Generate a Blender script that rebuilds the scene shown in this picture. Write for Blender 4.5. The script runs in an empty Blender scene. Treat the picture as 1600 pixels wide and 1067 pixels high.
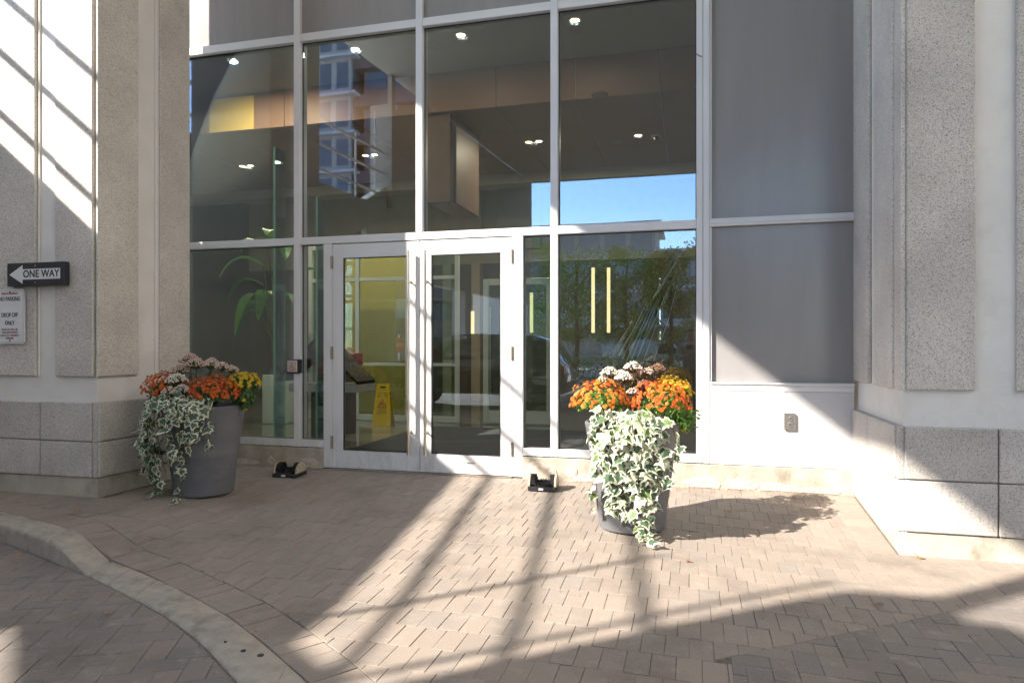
import bpy, bmesh, math, random
from mathutils import Vector, Matrix, noise
rnd = random.Random(7)
R = math.radians
S = bpy.context.scene
COL = S.collection

# ------------------------------------------------------------------ camera, sky, sun, exposure
cam_d = bpy.data.cameras.new('camera')
cam = bpy.data.objects.new('camera', cam_d); COL.objects.link(cam)
CAM = Vector((0.0, -6.3437, 1.25)); YAW = 0.254877
cam.location = CAM
cam.rotation_euler = (R(90), 0, YAW)
cam_d.sensor_width = 36.0; cam_d.lens = 36.0 * 1067.0 / 1600.0
cam_d.shift_y = 8.5 / 1600.0
cam_d.clip_start = 0.02; cam_d.clip_end = 2000
S.camera = cam
SUN_EL = math.atan(0.663); AZ = R(39.7)
LDIR = Vector((math.cos(AZ), math.sin(AZ), -0.663)).normalized()
w = bpy.data.worlds.new('World'); S.world = w; w.use_nodes = True
nt = w.node_tree
for n in list(nt.nodes): nt.nodes.remove(n)
wo = nt.nodes.new('ShaderNodeOutputWorld'); wb = nt.nodes.new('ShaderNodeBackground')
sk = nt.nodes.new('ShaderNodeTexSky'); sk.sky_type = 'NISHITA'; sk.sun_disc = False
sk.sun_elevation = SUN_EL; sk.sun_rotation = math.atan2(-math.cos(AZ), -math.sin(AZ))
sk.air_density = 1.0; sk.dust_density = 0.1; sk.ozone_density = 3.0
wb.inputs[1].default_value = 0.125
nt.links.new(sk.outputs[0], wb.inputs[0]); nt.links.new(wb.outputs[0], wo.inputs[0])
sd = bpy.data.lights.new('sun', 'SUN'); sd.energy = 2.25; sd.angle = R(0.53); sd.color = (1.0, 0.93, 0.84)
sun = bpy.data.objects.new('sun', sd); COL.objects.link(sun)
sun.rotation_euler = LDIR.to_track_quat('-Z', 'Y').to_euler(); sun.location = (-20, -20, 20)
vs = S.view_settings
vs.view_transform = 'Standard'; vs.look = 'None'; vs.gamma = 1.0; vs.use_curve_mapping = False
vs.exposure = 2.74
S.cycles.use_denoising = True
S.cycles.max_bounces = 10; S.cycles.diffuse_bounces = 5; S.cycles.glossy_bounces = 5
S.cycles.transparent_max_bounces = 24; S.cycles.transmission_bounces = 6
S.cycles.sample_clamp_indirect = 6.0

# ------------------------------------------------------------------ helpers
WLOC = {}
def reg(o, p): WLOC[o] = Vector(p)
def tag(o, label=None, cat=None, group=None, kind=None):
    if label: o['label'] = label
    if cat: o['category'] = cat
    if group: o['group'] = group
    if kind: o['kind'] = kind
    return o
def thing(name, label, cat, loc=(0, 0, 0), rotz=0.0, group=None, kind=None):
    o = bpy.data.objects.new(name, None); COL.objects.link(o)
    o.location = loc; o.rotation_euler = (0, 0, rotz); o.empty_display_size = 0.1
    reg(o, loc)
    return tag(o, label, cat, group, kind)

class MB:
    def __init__(s): s.v = []; s.f = []; s.m = []
    def quad(s, pts, m=0):
        b = len(s.v); s.v += [tuple(p) for p in pts]; s.f.append(tuple(range(b, b + len(pts)))); s.m.append(m); return s
    def box(s, x0, x1, y0, y1, z0, z1, m=0, M=None):
        b = len(s.v)
        P = [(x0, y0, z0), (x1, y0, z0), (x1, y1, z0), (x0, y1, z0), (x0, y0, z1), (x1, y0, z1), (x1, y1, z1), (x0, y1, z1)]
        if M is not None: P = [tuple(M @ Vector(p)) for p in P]
        s.v += P
        for f in ((0, 3, 2, 1), (4, 5, 6, 7), (0, 1, 5, 4), (1, 2, 6, 5), (2, 3, 7, 6), (3, 0, 4, 7)):
            s.f.append(tuple(b + i for i in f)); s.m.append(m)
        return s
    def tube(s, pts, r, n=8, m=0, cap=True):
        pts = [Vector(p) for p in pts]
        if not hasattr(r, '__len__'): r = [r] * len(pts)
        b = len(s.v); up = None
        for i, p in enumerate(pts):
            d = (pts[min(i + 1, len(pts) - 1)] - pts[max(i - 1, 0)]).normalized()
            if up is None: up = Vector((0, 0, 1)) if abs(d.z) < 0.9 else Vector((1, 0, 0))
            x = d.cross(up).normalized(); up = x.cross(d).normalized()
            for k in range(n):
                a = 2 * math.pi * k / n
                s.v.append(tuple(p + (x * math.cos(a) + up * math.sin(a)) * r[i]))
        for i in range(len(pts) - 1):
            for k in range(n):
                k2 = (k + 1) % n
                s.f.append((b + i * n + k2, b + i * n + k, b + (i + 1) * n + k, b + (i + 1) * n + k2)); s.m.append(m)
        if cap:
            s.f.append(tuple(b + k for k in range(n))); s.m.append(m)
            e = b + (len(pts) - 1) * n
            s.f.append(tuple(e + k for k in reversed(range(n)))); s.m.append(m)
        return s
    def lathe(s, prof, c=(0, 0, 0), n=32, m=0):
        b = len(s.v)
        for r_, z in prof:
            for k in range(n):
                a = 2 * math.pi * k / n
                s.v.append((c[0] + r_ * math.cos(a), c[1] + r_ * math.sin(a), c[2] + z))
        for i in range(len(prof) - 1):
            for k in range(n):
                k2 = (k + 1) % n
                s.f.append((b + i * n + k, b + i * n + k2, b + (i + 1) * n + k2, b + (i + 1) * n + k)); s.m.append(m)
        return s
    def prism(s, poly, axis, a, c, m=0):
        """extrude a polygon given in the two other axes from a to c along axis"""
        def mk(p, t):
            if axis == 'x': return (t, p[0], p[1])
            if axis == 'y': return (p[0], t, p[1])
            return (p[0], p[1], t)
        b = len(s.v); n = len(poly)
        s.v += [mk(p, a) for p in poly] + [mk(p, c) for p in poly]
        s.f.append(tuple(b + i for i in reversed(range(n)))); s.m.append(m)
        s.f.append(tuple(b + n + i for i in range(n))); s.m.append(m)
        for i in range(n):
            j = (i + 1) % n
            s.f.append((b + i, b + j, b + n + j, b + n + i)); s.m.append(m)
        return s
    def mesh(s, name, mats, org=(0, 0, 0), smooth=False, bevel=0.0, fixn=True):
        me = bpy.data.meshes.new(name)
        o = Vector(org)
        me.from_pydata([tuple(Vector(v) - o) for v in s.v], [], s.f)
        if not isinstance(mats, (list, tuple)): mats = [mats]
        for mt in mats: me.materials.append(mt)
        for p, mi in zip(me.polygons, s.m): p.material_index = mi
        if bevel or fixn:
            bm = bmesh.new(); bm.from_mesh(me)
            if fixn: bmesh.ops.recalc_face_normals(bm, faces=bm.faces)
            if bevel:
                es = [e for e in bm.edges if len(e.link_faces) == 2 and e.calc_face_angle(0) > 0.5]
                bmesh.ops.bevel(bm, geom=es, offset=bevel, segments=1, affect='EDGES', profile=0.5, clamp_overlap=True)
            bm.to_mesh(me); bm.free()
        if smooth:
            for p in me.polygons: p.use_smooth = True
            try: me.set_sharp_from_angle(angle=R(40))
            except Exception: pass
        me.update(); return me
def link(name, me, parent=None, loc=(0, 0, 0)):
    o = bpy.data.objects.new(name, me); COL.objects.link(o)
    if parent is not None: o.parent = parent
    o.location = loc; return o
def part(parent, name, mb, mats, bevel=0.0, smooth=False, local=False, fixn=True, label=None):
    """mb in world coordinates (local=True: in the parent's frame); object origin put at the middle of the piece"""
    vs_ = mb.v
    c = Vector([(min(v[i] for v in vs_) + max(v[i] for v in vs_)) / 2 for i in range(3)])
    me = mb.mesh(name, mats, c, smooth, bevel, fixn)
    pw = Vector((0, 0, 0)) if local else WLOC.get(parent, Vector((0, 0, 0)))
    o = link(name, me, parent, c - pw)
    reg(o, c)
    if label: o['label'] = label
    return o
def solo(name, mb, mats, label, cat, kind=None, group=None, bevel=0.0, smooth=False, fixn=True):
    o = part(None, name, mb, mats, bevel, smooth, fixn=fixn)
    return tag(o, label, cat, group, kind)
def text_mesh(txt, size, extr=0.0008, align='CENTER', sx=1.0, space=1.0, bold=0.0):
    cu = bpy.data.curves.new('lettering', 'FONT'); cu.body = txt; cu.size = size; cu.extrude = extr
    cu.align_x = align; cu.align_y = 'CENTER'; cu.resolution_u = 4; cu.space_character = space; cu.offset = bold
    ob = bpy.data.objects.new('lettering', cu); COL.objects.link(ob)
    dg = bpy.context.evaluated_depsgraph_get()
    me = bpy.data.meshes.new_from_object(ob.evaluated_get(dg)); me.name = 'lettering'
    bpy.data.objects.remove(ob)
    me.transform(Matrix.Diagonal((sx, 1, 1, 1)))
    return me

# ------------------------------------------------------------------ materials
def base_mat(name):
    m = bpy.data.materials.new(name); m.use_nodes = True
    t = m.node_tree; b = t.nodes['Principled BSDF']; return m, t, b
def N(t, typ, **k):
    n = t.nodes.new(typ)
    for a, v in k.items(): setattr(n, a, v)
    return n
def pos(t):
    return N(t, 'ShaderNodeNewGeometry').outputs['Position']
def mat(name, col, rough=0.6, metal=0.0, var=0.12, vscale=6.0, bump=0.0, bscale=60.0, coat=0.0, spec=0.5, detail=6, dirt=None, dscale=1.4, stretch=None, grim=0.0):
    m, t, b = base_mat(name); L = t.links.new
    P = pos(t)
    if stretch:
        mp = N(t, 'ShaderNodeMapping'); mp.inputs['Scale'].default_value = stretch; L(P, mp.inputs['Vector']); P = mp.outputs[0]
    nz = N(t, 'ShaderNodeTexNoise'); nz.inputs['Scale'].default_value = vscale; nz.inputs['Detail'].default_value = detail
    L(P, nz.inputs['Vector'])
    rp = N(t, 'ShaderNodeValToRGB'); c = Vector(col)
    rp.color_ramp.elements[0].position = 0.3; rp.color_ramp.elements[1].position = 0.7
    rp.color_ramp.elements[0].color = (*(c * (1 - var)), 1); rp.color_ramp.elements[1].color = (*[min(1, x * (1 + var)) for x in c], 1)
    L(nz.outputs['Fac'], rp.inputs[0]); out = rp.outputs[0]
    if dirt is not None:
        n2 = N(t, 'ShaderNodeTexNoise'); n2.inputs['Scale'].default_value = dscale; n2.inputs['Detail'].default_value = 8; n2.inputs['Roughness'].default_value = 0.7
        L(P, n2.inputs['Vector'])
        r2 = N(t, 'ShaderNodeMapRange'); r2.inputs[1].default_value = 0.52; r2.inputs[2].default_value = 0.72; L(n2.outputs['Fac'], r2.inputs[0])
        mx = N(t, 'ShaderNodeMix', data_type='RGBA'); mx.inputs[7].default_value = (*dirt[:3], 1)
        mm = N(t, 'ShaderNodeMath', operation='MULTIPLY'); mm.inputs[1].default_value = dirt[3]; L(r2.outputs[0], mm.inputs[0])
        L(mm.outputs[0], mx.inputs[0]); L(out, mx.inputs[6]); out = mx.outputs[2]
    if grim: out = grime(t, pos(t), out, (0.17, 0.145, 0.115), grim, 0.55, 9.0)
    L(out, b.inputs['Base Color'])
    b.inputs['Roughness'].default_value = rough; b.inputs['Metallic'].default_value = metal
    b.inputs['Specular IOR Level'].default_value = spec
    if coat: b.inputs['Coat Weight'].default_value = coat
    if bump:
        n3 = N(t, 'ShaderNodeTexNoise'); n3.inputs['Scale'].default_value = bscale; n3.inputs['Detail'].default_value = 5; L(P, n3.inputs['Vector'])
        bp = N(t, 'ShaderNodeBump'); bp.inputs['Strength'].default_value = bump; bp.inputs['Distance'].default_value = 0.01
        L(n3.outputs['Fac'], bp.inputs['Height']); L(bp.outputs[0], b.inputs['Normal'])
    return m
def grime(t, P, col, dirt, amt, ztop=0.5, sc=6.0):
    L = t.links.new
    sx = N(t, 'ShaderNodeSeparateXYZ'); L(P, sx.inputs[0])
    zr = N(t, 'ShaderNodeMapRange'); zr.inputs[1].default_value = ztop; zr.inputs[2].default_value = -0.05; L(sx.outputs[2], zr.inputs[0])
    mp = N(t, 'ShaderNodeMapping'); mp.inputs['Scale'].default_value = (1, 1, 0.35); L(P, mp.inputs[0])
    n = N(t, 'ShaderNodeTexNoise'); n.inputs['Scale'].default_value = sc; n.inputs['Detail'].default_value = 9; n.inputs['Roughness'].default_value = 0.7; L(mp.outputs[0], n.inputs['Vector'])
    mr = N(t, 'ShaderNodeMapRange'); mr.inputs[1].default_value = 0.42; mr.inputs[2].default_value = 0.72; L(n.outputs['Fac'], mr.inputs[0])
    m1 = N(t, 'ShaderNodeMath', operation='MULTIPLY'); L(zr.outputs[0], m1.inputs[0]); L(mr.outputs[0], m1.inputs[1])
    m2 = N(t, 'ShaderNodeMath', operation='MULTIPLY'); L(m1.outputs[0], m2.inputs[0]); m2.inputs[1].default_value = amt
    mx = N(t, 'ShaderNodeMix', data_type='RGBA'); mx.inputs[7].default_value = (*dirt, 1); L(m2.outputs[0], mx.inputs[0]); L(col, mx.inputs[6])
    return mx.outputs[2]
def aggregate(name, c_lo, c_mid, c_hi, scale=120.0):
    m, t, b = base_mat(name); L = t.links.new; P = pos(t)
    vo = N(t, 'ShaderNodeTexVoronoi'); vo.inputs['Scale'].default_value = scale; L(P, vo.inputs['Vector'])
    sp = N(t, 'ShaderNodeSeparateColor'); L(vo.outputs['Color'], sp.inputs[0])
    rp = N(t, 'ShaderNodeValToRGB'); cr = rp.color_ramp
    cr.elements[0].position = 0.0; cr.elements[0].color = (*c_lo, 1)
    cr.elements[1].position = 1.0; cr.elements[1].color = (*c_hi, 1)
    for p, c in ((0.09, c_lo), (0.2, c_mid), (0.75, c_mid)):
        e = cr.elements.new(p); e.color = (*c, 1)
    L(sp.outputs[0], rp.inputs[0])
    nz = N(t, 'ShaderNodeTexNoise'); nz.inputs['Scale'].default_value = 2.2; nz.inputs['Detail'].default_value = 7; L(P, nz.inputs['Vector'])
    mr = N(t, 'ShaderNodeMapRange'); mr.inputs[1].default_value = 0.3; mr.inputs[2].default_value = 0.7; mr.inputs[3].default_value = 0.86; mr.inputs[4].default_value = 1.1
    L(nz.outputs['Fac'], mr.inputs[0])
    mx = N(t, 'ShaderNodeMix', data_type='RGBA', blend_type='MULTIPLY'); mx.inputs[0].default_value = 1
    L(rp.outputs[0], mx.inputs[6]); L(mr.outputs[0], mx.inputs[7])
    oi = N(t, 'ShaderNodeObjectInfo'); mo = N(t, 'ShaderNodeMapRange'); mo.inputs[3].default_value = 0.9; mo.inputs[4].default_value = 1.08; L(oi.outputs['Random'], mo.inputs[0])
    my = N(t, 'ShaderNodeMix', data_type='RGBA', blend_type='MULTIPLY'); my.inputs[0].default_value = 1; L(mx.outputs[2], my.inputs[6]); L(mo.outputs[0], my.inputs[7])
    L(grime(t, P, my.outputs[2], (0.16, 0.13, 0.10), 0.55), b.inputs['Base Color'])
    b.inputs['Roughness'].default_value = 0.85
    bp = N(t, 'ShaderNodeBump'); bp.inputs['Strength'].default_value = 0.5; bp.inputs['Distance'].default_value = 0.004
    L(vo.outputs['Distance'], bp.inputs['Height']); L(bp.outputs[0], b.inputs['Normal'])
    return m
def paver_mat(name, cols, dirtcol=(0.06, 0.05, 0.04)):
    m, t, b = base_mat(name); L = t.links.new; P = pos(t)
    oi = N(t, 'ShaderNodeObjectInfo'); ge = N(t, 'ShaderNodeNewGeometry')
    ad = N(t, 'ShaderNodeMath', operation='ADD'); L(oi.outputs['Random'], ad.inputs[0]); L(ge.outputs['Random Per Island'], ad.inputs[1])
    fr = N(t, 'ShaderNodeMath', operation='FRACT'); L(ad.outputs[0], fr.inputs[0])
    rp = N(t, 'ShaderNodeValToRGB'); cr = rp.color_ramp
    cr.elements[0].color = (*cols[0], 1); cr.elements[1].color = (*cols[-1], 1)
    for i, c in enumerate(cols[1:-1]):
        e = cr.elements.new((i + 1) / (len(cols) - 1)); e.color = (*c, 1)
    L(fr.outputs[0], rp.inputs[0])
    nz = N(t, 'ShaderNodeTexNoise'); nz.inputs['Scale'].default_value = 260; nz.inputs['Detail'].default_value = 3; L(P, nz.inputs['Vector'])
    mr = N(t, 'ShaderNodeMapRange'); mr.inputs[1].default_value = 0.3; mr.inputs[2].default_value = 0.7; mr.inputs[3].default_value = 0.8; mr.inputs[4].default_value = 1.18
    L(nz.outputs['Fac'], mr.inputs[0])
    mx = N(t, 'ShaderNodeMix', data_type='RGBA', blend_type='MULTIPLY'); mx.inputs[0].default_value = 1
    L(rp.outputs[0], mx.inputs[6]); L(mr.outputs[0], mx.inputs[7])
    n2 = N(t, 'ShaderNodeTexNoise'); n2.inputs['Scale'].default_value = 1.7; n2.inputs['Detail'].default_value = 9; n2.inputs['Roughness'].default_value = 0.68; L(P, n2.inputs['Vector'])
    m2 = N(t, 'ShaderNodeMapRange'); m2.inputs[1].default_value = 0.5; m2.inputs[2].default_value = 0.75; m2.inputs[4].default_value = 0.45; L(n2.outputs['Fac'], m2.inputs[0])
    mz = N(t, 'ShaderNodeMix', data_type='RGBA'); mz.inputs[7].default_value = (*dirtcol, 1)
    L(m2.outputs[0], mz.inputs[0]); L(mx.outputs[2], mz.inputs[6])
    n4 = N(t, 'ShaderNodeTexNoise'); n4.inputs['Scale'].default_value = 11; n4.inputs['Detail'].default_value = 7; n4.inputs['Roughness'].default_value = 0.75; L(P, n4.inputs['Vector'])
    m4 = N(t, 'ShaderNodeMapRange'); m4.inputs[1].default_value = 0.54; m4.inputs[2].default_value = 0.72; m4.inputs[4].default_value = 0.38; L(n4.outputs['Fac'], m4.inputs[0])
    z4 = N(t, 'ShaderNodeMix', data_type='RGBA'); z4.inputs[7].default_value = (0.43, 0.38, 0.325, 1)
    L(m4.outputs[0], z4.inputs[0]); L(mz.outputs[2], z4.inputs[6]); L(z4.outputs[2], b.inputs['Base Color'])
    b.inputs['Roughness'].default_value = 0.82; b.inputs['Specular IOR Level'].default_value = 0.35
    bp = N(t, 'ShaderNodeBump'); bp.inputs['Strength'].default_value = 0.35; bp.inputs['Distance'].default_value = 0.003
    L(nz.outputs['Fac'], bp.inputs['Height']); L(bp.outputs[0], b.inputs['Normal'])
    return m
def glass_mat(name, tint, base=0.10, gain=1.0, wob=0.0007):
    m = bpy.data.materials.new(name); m.use_nodes = True; t = m.node_tree; L = t.links.new
    for n in list(t.nodes): t.nodes.remove(n)
    o = N(t, 'ShaderNodeOutputMaterial'); mx = N(t, 'ShaderNodeMixShader')
    tr = N(t, 'ShaderNodeBsdfTransparent'); tr.inputs[0].default_value = (*tint, 1)
    gl = N(t, 'ShaderNodeBsdfGlossy'); gl.inputs['Roughness'].default_value = 0.0; gl.inputs['Color'].default_value = (0.68, 0.80, 0.93, 1)
    fr = N(t, 'ShaderNodeFresnel'); fr.inputs[0].default_value = 1.5
    ma = N(t, 'ShaderNodeMath', operation='MULTIPLY_ADD', use_clamp=True); ma.inputs[1].default_value = gain; ma.inputs[2].default_value = base
    L(fr.outputs[0], ma.inputs[0]); L(ma.outputs[0], mx.inputs[0]); L(tr.outputs[0], mx.inputs[1]); L(gl.outputs[0], mx.inputs[2]); L(mx.outputs[0], o.inputs[0])
    nz = N(t, 'ShaderNodeTexNoise'); nz.inputs['Scale'].default_value = 0.9; nz.inputs['Detail'].default_value = 1; L(pos(t), nz.inputs['Vector'])
    bp = N(t, 'ShaderNodeBump'); bp.inputs['Strength'].default_value = 1.0; bp.inputs['Distance'].default_value = wob
    L(nz.outputs['Fac'], bp.inputs['Height']); L(bp.outputs[0], gl.inputs['Normal'])
    return m
def emit(name, col, s):
    m, t, b = base_mat(name); b.inputs['Base Color'].default_value = (*col, 1)
    b.inputs['Emission Color'].default_value = (*col, 1); b.inputs['Emission Strength'].default_value = s; return m
def leaf_mat(name, c1, c2, rough=0.45, trans=0.25):
    m, t, b = base_mat(name); L = t.links.new
    oi = N(t, 'ShaderNodeObjectInfo'); ge = N(t, 'ShaderNodeNewGeometry')
    ad = N(t, 'ShaderNodeMath', operation='ADD'); L(oi.outputs['Random'], ad.inputs[0]); L(ge.outputs['Random Per Island'], ad.inputs[1])
    fr = N(t, 'ShaderNodeMath', operation='FRACT'); L(ad.outputs[0], fr.inputs[0])
    mx = N(t, 'ShaderNodeMix', data_type='RGBA'); mx.inputs[6].default_value = (*c1, 1); mx.inputs[7].default_value = (*c2, 1)
    nz = N(t, 'ShaderNodeTexNoise'); nz.inputs['Scale'].default_value = 90; L(pos(t), nz.inputs['Vector'])
    md = N(t, 'ShaderNodeMath', operation='MULTIPLY_ADD'); md.inputs[1].default_value = 0.7; md.inputs[2].default_value = -0.2; L(nz.outputs['Fac'], md.inputs[0])
    a2 = N(t, 'ShaderNodeMath', operation='ADD', use_clamp=True); L(fr.outputs[0], a2.inputs[0]); L(md.outputs[0], a2.inputs[1])
    L(a2.outputs[0], mx.inputs[0]); L(mx.outputs[2], b.inputs['Base Color'])
    b.inputs['Roughness'].default_value = rough
    tl = N(t, 'ShaderNodeBsdfTranslucent'); L(mx.outputs[2], tl.inputs[0])
    ms = N(t, 'ShaderNodeMixShader'); ms.inputs[0].default_value = trans
    L(b.outputs[0], ms.inputs[1]); L(tl.outputs[0], ms.inputs[2]); L(ms.outputs[0], t.nodes['Material Output'].inputs[0])
    return m

M = {}
M['smooth'] = mat('smooth_precast', (0.74, 0.70, 0.645), 0.75, var=0.06, vscale=3, bump=0.12, bscale=40, dirt=(0.40, 0.36, 0.30, 0.35))
M['agg'] = aggregate('exposed_aggregate', (0.28, 0.25, 0.22), (0.60, 0.545, 0.48), (0.74, 0.69, 0.62), 210)
M['granite'] = aggregate('granite_block', (0.25, 0.23, 0.21), (0.54, 0.495, 0.45), (0.68, 0.635, 0.585), 240)
M['plinth'] = mat('plinth_concrete', (0.42, 0.38, 0.31), 0.85, var=0.16, vscale=5, bump=0.3, bscale=70, dirt=(0.15, 0.12, 0.085, 0.75), dscale=3)
M['curb'] = mat('dwarf_wall_concrete', (0.40, 0.355, 0.285), 0.88, var=0.2, vscale=7, bump=0.5, bscale=55, dirt=(0.20, 0.16, 0.11, 0.7), dscale=4)
M['render'] = mat('flaking_render', (0.50, 0.43, 0.345), 0.9, var=0.22, vscale=24, bump=0.9, bscale=60)
M['alu'] = mat('silver_paint', (0.66, 0.65, 0.65), 0.38, 0.0, var=0.035, vscale=2.5, spec=0.55, grim=0.55)
M['spandrel'] = mat('grey_spandrel', (0.275, 0.26, 0.255), 0.20, var=0.05, vscale=2.0, spec=0.32, stretch=(3, 3, 0.35), dirt=(0.33, 0.315, 0.30, 0.35), dscale=2.2)
M['panel_paint'] = mat('pale_panel_paint', (0.54, 0.53, 0.53), 0.4, var=0.04, vscale=3, grim=0.4)
M['rubber'] = mat('black_gasket', (0.02, 0.02, 0.02), 0.6)
M['steel'] = mat('brushed_steel', (0.62, 0.56, 0.48), 0.3, 1.0, var=0.06, vscale=30, stretch=(1, 1, 0.05))
M['steel_dark'] = mat('worn_steel', (0.42, 0.38, 0.33), 0.4, 1.0, var=0.2, vscale=60)
M['bronze'] = mat('hinge_metal', (0.30, 0.25, 0.19), 0.45, 0.7, var=0.2, vscale=40)
M['black'] = mat('black_plastic', (0.018, 0.018, 0.02), 0.45, var=0.2, vscale=40)
M['white'] = mat('white_paint', (0.78, 0.78, 0.77), 0.45, var=0.03)
M['glass'] = glass_mat('facade_glass', (0.86, 0.88, 0.85), 0.095, 0.9)
M['glass_in'] = glass_mat('lobby_glass', (0.80, 0.93, 0.86), 0.03, 0.8)
M['glass_edge'] = mat('glass_edge', (0.30, 0.75, 0.58), 0.2, var=0.1)
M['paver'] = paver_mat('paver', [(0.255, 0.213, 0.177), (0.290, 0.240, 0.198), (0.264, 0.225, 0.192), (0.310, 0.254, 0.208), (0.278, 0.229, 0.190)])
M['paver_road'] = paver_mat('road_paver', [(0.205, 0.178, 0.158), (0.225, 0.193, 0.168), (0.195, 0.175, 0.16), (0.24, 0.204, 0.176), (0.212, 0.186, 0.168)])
M['sand'] = mat('joint_sand', (0.15, 0.13, 0.105), 0.95, var=0.35, vscale=60, bump=0.5, bscale=200)
M['kerb'] = mat('kerb_concrete', (0.36, 0.32, 0.265), 0.88, var=0.14, vscale=14, bump=0.35, bscale=160, dirt=(0.10, 0.082, 0.06, 0.8), dscale=4)
M['pot'] = mat('grey_pot', (0.125, 0.125, 0.132), 0.55, var=0.18, vscale=3.5, bump=0.12, bscale=25, dirt=(0.24, 0.225, 0.20, 0.35), dscale=3, stretch=(1, 1, 2.5))
M['soil'] = mat('potting_soil', (0.03, 0.022, 0.015), 0.95, var=0.4, vscale=60, bump=0.8)
M['plaza'] = mat('pale_concrete_ground', (0.60, 0.53, 0.44), 0.9, var=0.12, vscale=0.6)
M['asphalt'] = mat('asphalt', (0.06, 0.06, 0.062), 0.9, var=0.2, vscale=30, bump=0.3, bscale=200)

# ------------------------------------------------------------------ ground heights
def sstep(a, b, x):
    t = min(1, max(0, (x - a) / (b - a))); return t * t * (3 - 2 * t)
KIN = [(-9.0, -1.62), (-7.0, -1.85), (-6.0, -2.06), (-5.09, -2.29), (-4.48, -2.46), (-4.0, -2.61), (-3.55, -2.785), (-3.17, -2.925), (-2.65, -3.16), (-2.26, -3.36), (-1.885, -3.60), (-1.54, -3.84), (-1.15, -4.14), (-0.75, -4.5), (-0.35, -4.95), (0.0, -5.5)]
KOUT = [(-9.0, -1.86), (-7.0, -2.09), (-6.0, -2.29), (-5.02, -2.515), (-4.40, -2.70), (-3.93, -2.865), (-3.47, -3.045), (-3.07, -3.21), (-2.57, -3.44), (-2.16, -3.675), (-1.76, -3.955), (-1.39, -4.22), (-0.97, -4.55), (-0.55, -4.93), (-0.13, -5.42), (0.2, -6.0)]
def kz(x): return -0.115 * sstep(-4.05, -3.45, x)
def kerb_y(x, c=KIN):
    for (x0, y0), (x1, y1) in zip(c, c[1:]):
        if x0 <= x <= x1: return y0 + (y1 - y0) * (x - x0) / (x1 - x0)
    return c[0][1] if x < c[0][0] else c[-1][1]
def gz(x, y):
    y = min(y, 0)
    a = -0.115 * sstep(-4.2, -3.45, x) * min(1, -y / 3.0)
    b = 0.1 * max(y, -1.3) + 0.012 * min(0, max(-3.5, y + 1.3))
    s = sstep(-0.5, 1.25, x)
    return a * (1 - s) + b * s
def rz(x, y):
    return gz(x, y) if x > -0.6 else -0.115

# ------------------------------------------------------------------ setting: ground sheets
def sheet(mb, xs, ys, fz, keep=lambda x, y: True):
    idx = {}
    for i, x in enumerate(xs):
        for j, y in enumerate(ys):
            idx[i, j] = len(mb.v); mb.v.append((x, y, fz(x, y)))
    for i in range(len(xs) - 1):
        for j in range(len(ys) - 1):
            if keep((xs[i] + xs[i + 1]) / 2, (ys[j] + ys[j + 1]) / 2):
                mb.f.append((idx[i, j], idx[i + 1, j], idx[i + 1, j + 1], idx[i, j + 1])); mb.m.append(0)
    return mb
def frange(a, b, n): return [a + (b - a) * i / n for i in range(n + 1)]
ground = solo('ground', MB().quad([(-900, -900, -0.42), (900, -900, -0.42), (900, 900, -0.42), (-900, 900, -0.42)]), M['plaza'], 'pale concrete ground beyond the covered driveway', 'ground', 'structure')
DEPTH = 0.0048
fore = solo('forecourt_pavement', sheet(MB(), frange(-9, 9, 225), frange(-5.6, 0.0, 75), lambda x, y: gz(x, y) - DEPTH, lambda x, y: y > kerb_y(x) - 0.1 and not (x > 1.4 and y > -1.25)),
            M['sand'], 'block paved forecourt in front of the glass entrance doors', 'pavement', 'structure')
drive = solo('driveway', sheet(MB(), frange(-9, 9, 90), frange(-22, -1.7, 120), lambda x, y: rz(x, y) - DEPTH - 0.004, lambda x, y: y < kerb_y(x, KOUT) + 0.35 or x > -0.2),
             M['sand'], 'herringbone block paved driveway below the concrete kerb', 'driveway', 'structure')
def brick_far():
    m, t, b = base_mat('far_block_paving'); L = t.links.new
    mp = N(t, 'ShaderNodeMapping'); mp.inputs['Scale'].default_value = (1, 1, 1); mp.inputs['Rotation'].default_value = (0, 0, R(25)); L(pos(t), mp.inputs[0])
    br = N(t, 'ShaderNodeTexBrick'); br.inputs['Color1'].default_value = (0.21, 0.18, 0.155, 1); br.inputs['Color2'].default_value = (0.25, 0.21, 0.175, 1); br.inputs['Mortar'].default_value = (0.08, 0.07, 0.06, 1)
    br.inputs['Scale'].default_value = 1.0; br.inputs['Brick Width'].default_value = 0.216; br.inputs['Row Height'].default_value = 0.108; br.inputs['Mortar Size'].default_value = 0.004
    L(mp.outputs[0], br.inputs[0]); L(br.outputs[0], b.inputs['Base Color']); b.inputs['Roughness'].default_value = 0.85; return m
M['far_paving'] = brick_far()
far = part(drive, 'far_paving', sheet(MB(), frange(-9, 9, 30), frange(-22, -5.2, 30), lambda x, y: rz(x, y) - 0.001, lambda x, y: y < kerb_y(x, KOUT) - 0.1), M['far_paving'])
far['kind'] = 'stuff'

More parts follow.
